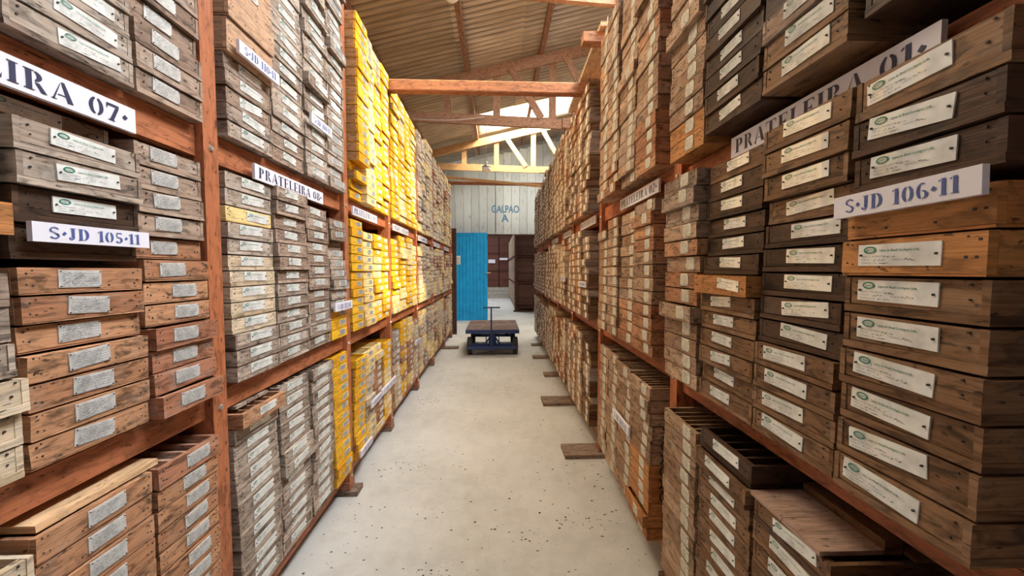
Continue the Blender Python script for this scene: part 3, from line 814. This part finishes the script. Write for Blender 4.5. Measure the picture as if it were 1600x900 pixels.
# ------------------------------------------------------------------ core boxes: the 300 that show largest, one by one
_cache = {}
def fr_mesh(style, w, h, var):
    k = ('f', style, round(w, 2), round(h, 4), var)
    if k not in _cache:
        mb = MB(); emit_front(mb, 1.0 * round(w, 2), h, style, var=var); _cache[k] = mb.mesh('front_panel', [W[style], m_nail])
    return _cache[k]
def bd_mesh(style, w, h):
    k = ('b', style, round(w, 2), round(h, 4))
    if k not in _cache:
        mb = MB(); emit_body(mb, round(w, 2), h, .95, style); _cache[k] = mb.mesh('side_walls', [W[side_of(style)]])
    return _cache[k]
def bs_mesh(style, w, h):
    k = ('s', style, round(w, 2), round(h, 4))
    if k not in _cache:
        mb = MB(); emit_base(mb, round(w, 2), h, .95, style); _cache[k] = mb.mesh('base_board', [W[style]])
    return _cache[k]
def dv_mesh(style, h):
    k = ('d', style, round(h, 4))
    if k not in _cache:
        mb = MB(); mb.box(.019, .935, -.005, .005, .016, h - .008, 0, 'x'); _cache[k] = mb.mesh('divider', [W[style]])
    return _cache[k]
core_m = wood('drill_core_stone', (.42, .42, .44), (.62, .62, .62), .3, .7)
BAY_L = ['tan bay signed PRATELEIRA 07', 'grey bay signed PRATELEIRA 08', 'yellow bay signed PRATELEIRA 09', 'further yellow bay with PRATELEIRA 10', 'first pale bay past yellow ones', 'second pale bay past yellow ones', 'last pale bay by the door']
BAY_R = ['dark bay signed PRATELEIRA 01', 'brown bay signed PRATELEIRA 02', 'mixed brown bay with PRATELEIRA 03', 'fourth brown-rack bay', 'fifth brown-rack bay', 'sixth brown-rack bay', 'last brown-rack bay']
for b in BOX:
    if not b['solo']: continue
    p = place(b['rack'], b['s'], b['out']); p.z = b['z']
    root = empty('core_box', p, b['rack'].rot + b['rz'])
    bayw = (BAY_L if b['rack'] is LR else BAY_R)[b['bay']]
    pos = ORD[b['i']] + ' from bottom' if b['tier'] == 2 else ORD[b['n'] - 1 - b['i']] + ' from top'
    st = ORD[b['ci'] - (1 if b['rack'] is LR and b['bay'] == 0 else 0)]
    lab = '%s core box, %s, %s %s stack, %s' % (WORD[b['wood']], pos, st, ('floor-level', 'middle-shelf', 'upper-shelf')[b['tier']], bayw)
    tag(root, lab, 'wooden box', 'core boxes on the %s rack' % ('yellow and grey' if b['rack'] is LR else 'brown and dark'))
    w = round(b['w'], 2); var = rnd.randrange(3)
    link('front_panel', fr_mesh(b['wood'], w, b['h'], var), root)
    link('side_walls', bd_mesh(b['wood'], w, b['h']), root)
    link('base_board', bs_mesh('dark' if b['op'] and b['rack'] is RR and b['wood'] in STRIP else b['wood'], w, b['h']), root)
    if b['tag'] != 'none':
        t = link('name_tag', tag_mesh(b['tag'], rnd.randrange(3)), root)
        bt = (.22 if b['wood'] in STRIP else .07) * b['h']
        t.location = (.0005 if b['wood'] not in STRIP else .0015, -(b['tu'] - .5) * w, bt + (b['h'] - bt) * .5)
        t.rotation_euler = (b['tr'], 0, 0)
    if b['rack'] is RR and b['bay'] == 1 and b['ci'] == 0 and b['tier'] == 0 and 3 <= b['i'] <= 8:
        mk = MB(); yy = -w / 2 - .0012; hh = b['h'] * .46; zc = b['h'] * .52
        for poly in (_arc(.085, zc, .030, .021, hh, hh * .74, 20, 340, 14) if b['i'] % 2 else _arc(.045, zc, .030, .021, hh, hh * .72, -70, 70, 8) + _arc(.135, zc, .030, .021, hh, hh * .72, 110, 250, 8)):
            mk.poly([(x_, yy, z_) for x_, z_ in poly], 0)
        mk.build('black_marking', m_black, root)
    if b.get('open_bin'):
        d_ = link('divider', dv_mesh(b['wood'], b['h']), root); d_.location = (0, -.02, 0)
    if b['op']:
        for y in emit_dividers(w, b['h'], .95, b['op']):
            d_ = link('divider', dv_mesh(b['wood'], b['h']), root); d_.location = (0, y, 0)
        b['root'] = root

# ------------------------------------------------------------------ all the smaller ones as one stuff object
far = MB()
MI = {k: i for i, k in enumerate(WL)}
TM = {'long': len(WL), 'big': len(WL), 'mid': len(WL), 'foil': len(WL) + 1, 'small': len(WL) + 1, 'sq': len(WL) + 2}
INK = len(WL) + 3
def far_box(b, base=None):
    p = place(b['rack'], b['s'], b['out']) if base is None else base
    M = Matrix.Translation((p.x, p.y, b['z'])) @ Matrix.Rotation(b['rack'].rot + b['rz'], 4, 'Z')
    w, h, st = b['w'], b['h'], b['wood']; mi = MI[st]
    bt = .22 * h if st in STRIP else .07 * h
    if b['op']:
        far.box(0, .016, -w / 2, w / 2, bt, h - .001, mi, 'y', M=M)
        for y in (-w / 2 + .006, w / 2 - .006): far.box(.016, .95, y - .006, y + .006, bt, h - .001, mi, 'x', M=M)
        for y in emit_dividers(w, h, .95, b['op']): far.box(.016, .95, y - .005, y + .005, bt, h - .008, mi, 'x', M=M)
    else:
        if b.get('hall'):
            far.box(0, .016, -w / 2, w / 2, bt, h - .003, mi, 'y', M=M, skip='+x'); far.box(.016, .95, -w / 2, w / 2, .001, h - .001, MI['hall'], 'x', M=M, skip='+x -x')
        elif st == 'yellow':
            far.box(0, .016, -w / 2, w / 2, bt, h - .003, mi, 'y', M=M, skip='+x'); far.box(.016, .95, -w / 2, w / 2, bt, h - .003, MI['bare'], 'x', M=M, skip='+x -x')
        else: far.box(0, .95, -w / 2, w / 2, bt, h - .003, mi, 'y', M=M, skip='+x', jit=.0008)
    if not b.get('hall'): far.box(-.0012, .95, -w / 2 + .001, w / 2 - .001, .0004, bt - .0008, mi, 'y', M=M, skip='+x')
    if b['tag'] != 'none':
        tw, th = TAGDIM[b['tag']]; y = -(b['tu'] - .5) * w; z = bt + (h - bt) * .5
        R = M @ Matrix.Translation((-.003, y, z)) @ Matrix.Rotation(b['tr'], 4, 'X')
        far.box(0, .003, -tw / 2, tw / 2, -th / 2, th / 2, TM[b['tag']], 'y', M=R, skip='+x')
        if b['a'] > 12:
            for q in range(4):
                zz = th * (.34 - .22 * q)
                far.poly([R @ Vector(c) for c in ((-.0006, tw * .42, zz), (-.0006, tw * .42, zz + .0035), (-.0006, -tw * rnd.uniform(.1, .42), zz + .0035), (-.0006, -tw * .4, zz))][::1], INK)
for b in BOX:
    if not b['solo']: far_box(b)
# rack in the hall beyond the doorway
for z0_, nn in ((.215, 13), (1.145, 14), (2.135, 14)):
    for c in range(20):
        for i in range(nn):
            s = 14.72 + c * .33
            b = dict(rack=RR, s=s, w=.32, z=z0_ + i * .063, h=.062, wood=rnd.choice(('brown', 'mid', 'brown')), tag='sq', out=0, tu=.6, rz=0, tr=0, op=0, a=0, hall=1)
            far_box(b, Vector((.70, s, 0)))
tag(far.build('core_box_stock', [W[k] for k in WL] + [t_long, t_foil, t_sq, m_print]),
    'remaining small distant core boxes filling both racks towards the doorway', 'wooden boxes', kind='stuff')

# ------------------------------------------------------------------ planks lying on the open stacks, trays and rock
def stack_top(rack, bay, ci, tier):
    c = [b for b in BOX if b['rack'] is rack and b['bay'] == bay and b['ci'] == ci and b['tier'] == tier]
    t = max(c, key=lambda b: b['i']); return t, t['z'] + t['h']
def plank_on(rack, s0, s1, out0, out1, z, th, mat, name, label, cat='plank', rot=0.0, tilt=0.0, grp=None):
    """out0..out1 measured into the rack (negative = towards the back)"""
    mb = MB(); w = s1 - s0; d = out0 - out1
    mb.box(0, d, -w / 2, w / 2, 0, th, 0, 'y' if w > d else 'x', jit=.001)
    o = mb.build(name, mat)
    p = place(rack, (s0 + s1) / 2, out0); p.z = z
    o.location = p; o.rotation_euler = (tilt, 0, rack.rot + rot)
    return tag(o, label, cat, grp)
light_plank = wood('fresh_plank', (.70, .44, .24), (.76, .52, .31), .25)
t, zt = stack_top(LR, 0, 2, 0)
plank_on(LR, .885, 1.20, -.012, -.10, zt, .018, light_plank, 'loose_plank', 'pale fresh plank lying along the open tan box under PRATELEIRA 07', grp='planks on open boxes')
plank_on(LR, .90, 1.19, -.105, -.135, zt, .040, light_plank, 'loose_plank', 'narrow raised batten behind the pale plank under PRATELEIRA 07', grp='planks on open boxes')
t, zt = stack_top(LR, 1, 0, 0)
for k in range(3):
    plank_on(LR, 1.585 + k * .075, 1.655 + k * .075, -.03, -.55, zt + .002, .012, W['grey'], 'loose_plank',
             ['grey slat over the tan open box under PRATELEIRA 08, front one', 'grey slat over the tan open box under PRATELEIRA 08, middle one', 'grey slat over the tan open box under PRATELEIRA 08, rear one'][k], grp='planks on open boxes')
t, zt = stack_top(RR, 0, 1, 0)
rp = wood('dusty_red_plank', (.40, .25, .19), (.50, .33, .26), .3, dust=.2)
plank_on(RR, .995, 1.125, -.002, -.16, zt, .012, rp, 'loose_plank', 'dusty pinkish plank across the lidded brown box, shelf below PRATELEIRA 01', grp='planks on open boxes')
plank_on(RR, .868, .992, -.002, -.16, zt, .012, rp, 'loose_plank', 'second dusty pinkish plank beside it, nearer the rock-filled box', grp='planks on open boxes')
plank_on(RR, .868, 1.12, -.163, -.205, zt, .036, W['mid'], 'loose_plank', 'raised brown batten behind two dusty pinkish planks', grp='planks on open boxes')
plank_on(RR, .84, 1.12, -.21, -.60, zt, .010, W['mid'], 'loose_plank', 'wide brown board covering the rear of the lidded box', grp='planks on open boxes')
t, zt = stack_top(LR, 0, 2, 1)
# thin lid board between tan and dark boxes
# core trays in the open box under sign 07
t, zt = stack_top(LR, 0, 3, 0)
for k in range(4):
    mb = MB(); y0 = t['s'] + (-.0848 + .0565 * k) * t['w'] / .25; P = place(LR, y0, t['out'] - .025); Q = place(LR, y0, t['out'] - .9)
    mb.tube([(P.x, P.y, t['z'] + .032), (Q.x, Q.y, t['z'] + .032)], .0185, 12)
    tag(mb.build('drill_core', core_m, None, True), ['pale grey drill core in the reddish open box, first channel', 'pale grey drill core in the reddish open box, second channel', 'pale grey drill core in the reddish open box, third channel', 'pale grey drill core in the reddish open box, last channel'][k], 'drill core', 'drill cores in the reddish open box')
# rock pieces in the open box of the right rack
t, zt = stack_top(RR, 0, 0, 0)
import bmesh
rock_m = wood('rock', (.20, .12, .08), (.34, .20, .13), .4)
locs = [(.62, -.10, .040, 'rough brown rock at the corner of the open box below PRATELEIRA 01'), (.70, -.09, .030, 'smaller brown rock beside the corner one in the open box'),
        (.67, -.18, .030, 'brown rock lying behind the two front rocks in the open box')]
for s, o_, r, lb in locs:
    bm = bmesh.new(); bmesh.ops.create_icosphere(bm, subdivisions=2, radius=r)
    for v in bm.verts: v.co *= rnd.uniform(.72, 1.1); v.co.z *= .75
    me = bpy.data.meshes.new('rock'); bm.to_mesh(me); bm.free(); me.materials.append(rock_m)
    o = link('rock', me); p = place(RR, s, o_); p.z = t['z'] + .018 + r * .7; o.location = p
    tag(o, lb, 'rock', 'rocks in the open box')

# ------------------------------------------------------------------ signs
def sign(rack, text, s0, s1, z0, z1, out, ink, label, fit=.92, th=.012, roll=0.0, hf=.66, group='white stencilled shelf signs'):
    root = empty('shelf_sign', (0, 0, 0))
    p = place(rack, (s0 + s1) / 2, out); p.z = (z0 + z1) / 2
    root.location = p; root.rotation_euler = (0, 0, rack.rot)
    tag(root, label, 'sign', group)
    w, h = s1 - s0, z1 - z0
    R = Matrix.Rotation(roll, 4, 'X')
    mb = MB(); mb.box(0, th, -w / 2, w / 2, -h / 2, h / 2, 0, 'y', M=R); mb.build('board', m_sign, root)
    mb = MB(); lettering(mb, text, -.0012, 0, 0, h * hf, w * fit, 0)
    for i, v in enumerate(mb.v): mb.v[i] = tuple(R @ Vector(v))
    mb.build('lettering', ink, root)
    return root
zs1, zs0 = 1.6 + .455, 1.6 + .388
sign(LR, 'PRATELEIRA 07.', .50, 1.165, zs0, zs1, .0, m_ink, 'white sign stencilled PRATELEIRA 07 above the SJD105-11 box')
sign(LR, 'PRATELEIRA 08.', 1.71, 2.36, zs0, zs1, .0, m_ink, 'white sign stencilled PRATELEIRA 08 on the rail over grey boxes')
sign(LR, 'PRATELEIRA 09.', 2.84, 3.40, zs0 + .008, zs1 + .005, .0, m_ink, 'white sign stencilled PRATELEIRA 09 at the start of yellow boxes')
sign(LR, 'PRATELEIRA 10.', 3.93, 4.60, zs0 + .008, zs1 + .005, .0, m_ink, 'white sign stencilled PRATELEIRA 10 between yellow shelves, second yellow bay')
for bay in (4, 5, 6):
    sign(LR, SIGN_L[bay] + '.', LP[bay] + .1, LP[bay] + .7, zs0, zs1, .0, m_ink, 'small distant sign %s on the rack rail past the yellow boxes' % SIGN_L[bay])
sign(RR, 'PRATELEIRA 01.', .72, 1.38, zs0 + .008, zs1 + .012, -.066, m_ink, 'half-hidden white sign PRATELEIRA 01 behind the dark boxes')
sign(RR, 'PRATELEIRA 02.', 2.02, 2.68, zs0 + .02, zs1 + .024, -.066, m_ink, 'white sign stencilled PRATELEIRA 02 over the brown boxes')
sign(RR, 'PRATELEIRA 03.', 3.40, 4.05, zs0 + .02, zs1 + .024, -.066, m_ink, 'white sign stencilled PRATELEIRA 03 on the brown-box rack')
for bay in (3, 4):
    sign(RR, SIGN_R[bay] + '.', RP[bay] + .1, RP[bay] + .65, zs0 + .02, zs1 + .02, -.066, m_ink, 'small distant sign %s on the brown-box rack' % SIGN_R[bay])
def box_sign(rack, text, s0, s1, z0, z1, out, label, roll=0.0, hf=.62):
    sign(rack, text, s0, s1, z0, z1, out + .010, m_blueink, label, .78, .012, roll, hf, 'white stencilled box number signs')
box_sign(LR, 'S.JD 105.11', .885, 1.168, 1.6 + .062, 1.6 + .106, .010, 'white sign stencilled SJD105-11 nailed to a dark box')
box_sign(LR, 'S.JD 110.11', 1.565, 1.84, 2.437, 2.487, .034, 'white sign stencilled SJD110 on the smooth peach-coloured box')
box_sign(LR, 'S.JD 104.11', 2.17, 2.43, 2.40, 2.452, .022, 'white number sign on a grey stack above PRATELEIRA 08')
box_sign(LR, 'S.JD 112.11', 2.42, 2.70, 1.335, 1.388, .024, 'white number sign above the three yellow boxes under PRATELEIRA 08')
box_sign(LR, 'S.JD 113.11', 2.80, 3.06, .215, .268, .030, 'white number sign at the foot of the first yellow stack')
box_sign(LR, 'S.JD 114.11', 3.06, 3.32, .49, .543, .030, 'white number sign low on the straw-yellow stack, before a longer one')
box_sign(LR, 'S.JD 115.11', 3.33, 3.80, .50, .553, .032, 'long white number sign across two tan stacks beside the rack post')
box_sign(LR, 'S.JD 116.11', 4.75, 5.04, .66, .71, .030, 'white number sign on pale floor-level stacks past the second yellow bay')
box_sign(RR, 'S.JD 106.11', .562, .818, 1.6 + .110, 1.6 + .155, .030, 'white sign stencilled SJD106-11 on the orange box', roll=-.02)
box_sign(RR, 'S.JD 107.11', 2.18, 2.50, .625, .68, .012, 'white number sign tilted on the brown floor-level stack by the orange boxes', roll=.0)
box_sign(RR, 'S.JD 108.11', 3.35, 3.65, 1.44, 1.49, .016, 'small white number sign on brown boxes under PRATELEIRA 03')
box_sign(RR, 'S.JD 109.11', 4.5, 4.8, 1.46, 1.51, .016, 'tiny white number sign on tan boxes past PRATELEIRA 03')

# ------------------------------------------------------------------ timbers on top of the racks
def log_beam(Y, x0, x1, z, w, h, mat, label, dy=0.0, name='tie_beam', dz=0.0):
    mb = MB(); mb.bar((x0, Y, z), (x1, Y + dy, z + dz), w, h); o = mb.build(name, mat)
    bv = o.modifiers.new('soft', 'BEVEL'); bv.width = .015; bv.segments = 2
    return tag(o, label, 'beam', 'beams tying the two racks together')
tie_m = wood('reddish_tie_timber', (.33, .125, .055), (.44, .19, .09), .45, .6)
log_beam(3.82, -1.95, 1.7, 3.355, .085, .115, tie_m, 'thick reddish log beam tying both racks across the aisle')
log_beam(8.95, -1.5, 1.6, 3.58, .08, .07, tie_m, 'thin level beam tying the racks before the GALPAO wall', dz=-.02)
log_beam(8.6, -1.5, 1.6, 3.66, .06, .06, truss_light, 'thin pale slanting pole crossing the level beam before the wall', dy=.0, dz=-.26)
p = MB(); p.box(0, .34, 0, 1.62, 0, .035, 0, 'y'); o = p.build('wide_plank', wood('top_plank', (.50, .34, .20), (.56, .40, .25), .45))
o.location = (.80, 2.98, 3.45); o.rotation_euler = (0, 0, -.035)
tag(o, 'wide weathered plank lying on top of the brown-box rack', 'plank')
p = MB(); p.box(0, .5, 0, .09, 0, .075, 0, 'x'); o = p.build('timber_offcut', tie_m); o.location = (.68, 3.03, 3.365)
tag(o, 'short orange timber jutting out under the wide plank', 'timber')
for k, (xx, yy) in enumerate(((.86, 3.02), (.90, 3.0))):
    p = MB(); p.tube([(0, 0, 0), (.004, 0, .06)], .003, 6); o = p.build('nail', plain('bare_nail', (.75, .75, .75), .3, .6)); o.location = (xx, yy, 3.485)
    tag(o, ['upright nail at the end corner of the wide plank', 'second upright nail, further from the plank corner'][k], 'nail', 'nails in the wide plank')

# ------------------------------------------------------------------ wooden pads at the rack feet
def pad(x0, x1, y, d, label, th=.035, rz=0):
    mb = MB(); mb.box(0, x1 - x0, 0, d, 0, .034, 0, 'x'); o = mb.build('wooden_pad', old_plank)
    o.location = (x0, y, .001); o.rotation_euler = (0, 0, rz)
    tag(o, label, 'wooden pad', 'wooden pads under the rack feet')
def rpad(k, x0, d, label):
    s_ = RP[k]; pad(x0, 1.12, s_ - d * .5, d, label)
rpad(2, .58, .22, 'dark wooden pad at the brown-box rack foot between PRATELEIRA 02 and 03')
rpad(3, .55, .26, 'widest wooden pad, second one visible along the brown-box rack')
rpad(4, .72, .18, 'wooden pad third along the brown-box rack, before the trolley')
rpad(5, .66, .16, 'small wooden pad fourth along the brown-box rack, level with the trolley')
rpad(6, .74, .16, 'tiny wooden pad beyond the trolley, brown-box rack foot')
rpad(1, .84, .14, 'wooden pad under the brown-box rack post between PRATELEIRA 01 and 02')
LPAD = ['pad under the yellow-box rack post beside PRATELEIRA 07', 'pad under the reddish post between PRATELEIRA 08 and 09', 'pad under the post between the two yellow bays', 'pad under the post past the second yellow bay', 'pad under the yellow-box rack post before the trolley', 'thin dark wooden pad sticking out beside the trolley', 'last pad under the yellow-box rack, near the blue door']
for k in range(1, 8):
    pad(-1.32, -.76 if k == 6 else -.98 if k == 2 else -1.035, LP[k] - .06, .12 if k != 6 else .17, LPAD[k - 1])

# ------------------------------------------------------------------ sliding teal door
def tealmat():
    m, nt, b = newmat('teal_paint'); L = nt.links
    tc = N(nt, 'ShaderNodeTexCoord'); n = N(nt, 'ShaderNodeTexNoise'); n.inputs['Scale'].default_value = 5; n.inputs['Detail'].default_value = 5
    L.new(tc.outputs['Object'], n.inputs['Vector'])
    L.new(mixc(nt, ramp(nt, n.outputs[0], [(.4, 0.0), (.6, 1.0)]), (.003, .34, .76), (.008, .42, .88)), b.inputs['Base Color']); b.inputs['Roughness'].default_value = .5
    return m
door = empty('door_1', (-1.33, YW - .12, 0), radians(-3)); struct(door, 'bright blue vertical-board sliding door standing at the doorway')
teal = tealmat(); mb = MB(); xx = 0
while xx < 1.06:
    mb.box(xx, xx + .090, 0, .03, .02, 2.72, 0, 'z'); mb.box(xx + .090, xx + .107, .018, .028, .02, 2.72, 0, 'z'); xx += .107
mb.build('door_boards', teal, door)
mb = MB(); mb.box(0, .24, -.004, .0, 1.75, 2.02); nb = mb.build('notice', plain('paper', (.82, .84, .84), .6), door)
mb = MB()
for k in range(5): mb.box(.04, .21 - .02 * (k % 3), -.0055, -.0042, 1.79 + k * .042, 1.80 + k * .042)
mb.build('notice_text', m_green, nb)
mb = MB(); mb.box(1.02, 1.17, -.02, .0, 1.48, 1.515); mb.tube([(1.05, -.02, 1.50), (1.05, -.045, 1.50), (1.14, -.045, 1.50), (1.14, -.02, 1.50)], .008, 8); mb.build('door_latch', plain_bolt, door)
mb = MB(); mb.box(1.06, 1.09, -.015, .0, 2.55, 2.66); mb.build('hinge', plain('dark_iron', (.12, .12, .13), .5, .5), door)
# dark boards beside the door
mb = MB(); 
for k in range(3): mb.box(-1.19 + k * .075, -1.119 + k * .075, 9.45, 9.49, 0, 2.60, 0, 'z', jit=.002)
tag(mb.build('board_screen', wood('dark_screen', (.10, .05, .035), (.16, .08, .05), .5)), 'dark brown board screen beside the blue door', 'screen')
# doorway jamb
mb = MB(); mb.box(-1.85, -1.75, YW - .02, YW + .06, 0, 2.7, 0, 'z'); mb.box(2.2, 2.3, YW - .02, YW + .06, 0, 2.7, 0, 'z'); struct(mb.build('trim_1', truss_wood))
mb = MB(); mb.box(-1.85, 2.3, YW + .03, YW + .09, 2.68, 2.78, 0, 'x'); struct(mb.build('trim_2', truss_wood))

# ------------------------------------------------------------------ next hall: rack end and dark stacks
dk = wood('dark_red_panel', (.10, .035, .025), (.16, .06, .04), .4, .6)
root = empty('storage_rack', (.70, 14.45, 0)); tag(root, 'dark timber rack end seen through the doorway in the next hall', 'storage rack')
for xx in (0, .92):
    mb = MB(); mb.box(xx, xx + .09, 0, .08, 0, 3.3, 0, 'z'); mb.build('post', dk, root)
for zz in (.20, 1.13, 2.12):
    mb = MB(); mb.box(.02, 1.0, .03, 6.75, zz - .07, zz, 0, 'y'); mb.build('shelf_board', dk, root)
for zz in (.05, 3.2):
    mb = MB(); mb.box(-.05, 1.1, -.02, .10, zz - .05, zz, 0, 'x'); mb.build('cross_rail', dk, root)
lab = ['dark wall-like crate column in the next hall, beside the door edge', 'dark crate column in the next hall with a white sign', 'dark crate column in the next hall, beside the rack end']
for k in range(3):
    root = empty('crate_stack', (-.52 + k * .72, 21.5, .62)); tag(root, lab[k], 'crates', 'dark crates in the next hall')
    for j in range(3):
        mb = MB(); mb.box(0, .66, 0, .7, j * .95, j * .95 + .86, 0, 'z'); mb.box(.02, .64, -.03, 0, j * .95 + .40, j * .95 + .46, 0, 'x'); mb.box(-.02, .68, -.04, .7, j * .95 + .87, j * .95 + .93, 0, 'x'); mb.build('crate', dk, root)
mb = MB()
for j in range(3):
    for i in range(10): mb.box(-1.0 + i * .3 + (j % 2) * .15, -.71 + i * .3 + (j % 2) * .15, 21.3, 22.3, j * .205, j * .205 + .195, 0, 'x')
tag(mb.build('block_plinth', plain('pale_block', (.42, .38, .33), .9)), 'low plinth of pale blocks under the dark crates in the next hall', 'plinth')
for (xx, zz, ww, lb) in ((-.42, 1.95, .38, 'white notice on dark crates right behind the blue door latch'), (.20, 2.12, .45, 'white notice board on dark crates in the next hall, higher one')):
    mb = MB(); mb.box(xx, xx + ww, 21.42, 21.465, zz, zz + (.20 if xx < 0 else .12)); tag(mb.build('notice_board', m_sign), lb.replace('right ', ''), 'sign')

# ------------------------------------------------------------------ flat trolley
blue = plain('navy_paint', (.022, .045, .16), .45)
rub = plain('tyre_rubber', (.025, .025, .028), .7)
hubm = plain('hub_steel', (.20, .22, .27), .5, .4)
tr = empty('platform_trolley', (-.068, 7.12, 0)); tag(tr, 'navy blue flatbed trolley with worn wooden deck standing in the aisle', 'trolley')
HW = .50
mb = MB()
for k in range(6): mb.box(-HW + .012, HW - .012, .015 + k * .232, .24 + k * .232, .452, .474, 0, 'x', jit=.002)
mb.build('deck', wood('trolley_deck', (.15, .10, .09), (.25, .175, .16), .4, dust=.35), tr)
mb = MB()
mb.box(-HW, HW, 0, .014, .405, .472); mb.box(-HW, HW, 1.41, 1.425, .405, .472); mb.box(-HW, -HW + .012, 0, 1.42, .405, .472); mb.box(HW - .012, HW, 0, 1.42, .405, .472)
for yy in (.45, .95): mb.box(-HW + .01, HW - .01, yy, yy + .04, .405, .45)
mb.build('deck_frame', blue, tr)
def wheel(x, y, r=.165):
    w = MB(); w.disc((x, y, r), (1, 0, 0), 0, 0, 24, 0, [(-.045, r * .62), (-.043, r * .90), (-.03, r), (.03, r), (.043, r * .90), (.045, r * .62)])
    o = w.build('wheel', rub, tr, True)
    h = MB(); h.disc((x, y, r), (1, 0, 0), 0, 0, 16, 0, [(-.052, .025), (-.047, r * .58), (.047, r * .58), (.052, .025)]); h.build('hub', hubm, o)
for sx in (-1, 1):
    wheel(sx * .43, .10); wheel(sx * .43, 1.22)
mb = MB(); mb.bar((-.47, -.06, .155), (.47, -.06, .155), .05, .05); mb.bar((-.38, .10, .165), (.38, .10, .165), .05, .05)
mb.box(-.34, .36, -.05, .16, .125, .150)
mb.bar((-.47, -.07, .155), (-.47, .12, .155), .012, .06); mb.bar((.47, -.07, .155), (.47, .12, .155), .012, .06)
mb.build('front_axle', blue, tr)
mb = MB(); mb.bar((-.38, 1.22, .165), (.38, 1.22, .165), .05, .06); mb.build('rear_axle', blue, tr)
mb = MB()
for sx in (-1, 1):
    mb.bar((sx * .30, 1.22, .17), (sx * .30, 1.22, .41), .08, .05); mb.bar((0, .06, .40), (sx * .16, .06, .17), .03, .03)
    mb.bar((sx * .12, .08, .17), (sx * .12, .08, .41), .02, .03)
mb.disc((0, .08, .29), (0, 0, 1), .07, .22, 16)
mb.build('turntable', blue, tr)
mb = MB(); mb.tube([(-.02, -.10, .13), (-.02, -.11, .50), (-.02, -.12, .90)], .014, 10); mb.bar((-.02, -.05, .13), (-.02, -.12, .13), .05, .04); dbar = mb.build('drawbar', blue, tr)
mb = MB(); mb.tube([(-.17, -.12, .905), (.14, -.12, .905)], .015, 10); mb.build('hand_grip', blue, dbar)

# ------------------------------------------------------------------ chips and crumbs on the floor
mb = MB(); r3 = random.Random(9)
def chip(x, y, s):
    if y > 6.8 and abs(x + .07) < .65: return
    if (x > .48 and min(abs(y - q) for q in RP) < .17) or (x < -.70 and min(abs(y - q) for q in LP) < .14): return
    n = r3.choice((4, 5, 6)); a0 = r3.uniform(0, 6); el = r3.uniform(.4, 1); hh = s * r3.uniform(.25, .6)
    ring = [(x + s * cos(a0 + 2 * pi * k / n) * r3.uniform(.7, 1.2), y + s * el * sin(a0 + 2 * pi * k / n) * r3.uniform(.7, 1.2), .0005) for k in range(n)]
    top = (x, y, hh)
    for k in range(n): mb.poly([ring[k], ring[(k + 1) % n], top], r3.choice((0, 0, 1)) if False else 0)
for _ in range(900):
    y = r3.uniform(1.2, 9) if r3.random() < .75 else r3.uniform(1.2, 3.2)
    x = r3.uniform(-.95, .85)
    if r3.random() < .35: x = r3.choice((-.9, .75)) + r3.uniform(-.15, .15)
    chip(x, y, r3.choice((.002, .003, .004, .005, .007, .010)))
for cx, cy, k in ((-.32, 1.95, 30), (-.75, 3.1, 25), (.55, 2.35, 40), (.2, 2.2, 20), (-.5, 1.75, 20), (-.8, 4.65, 40)):
    for _ in range(k): chip(cx + r3.gauss(0, .10), cy + r3.gauss(0, .05), r3.choice((.003, .004, .006, .009)))
tag(mb.build('floor_crumbs', plain('dark_crumbs', (.10, .07, .05), .9)), 'dark wood chips and dirt scattered over the concrete floor', 'debris', kind='stuff')
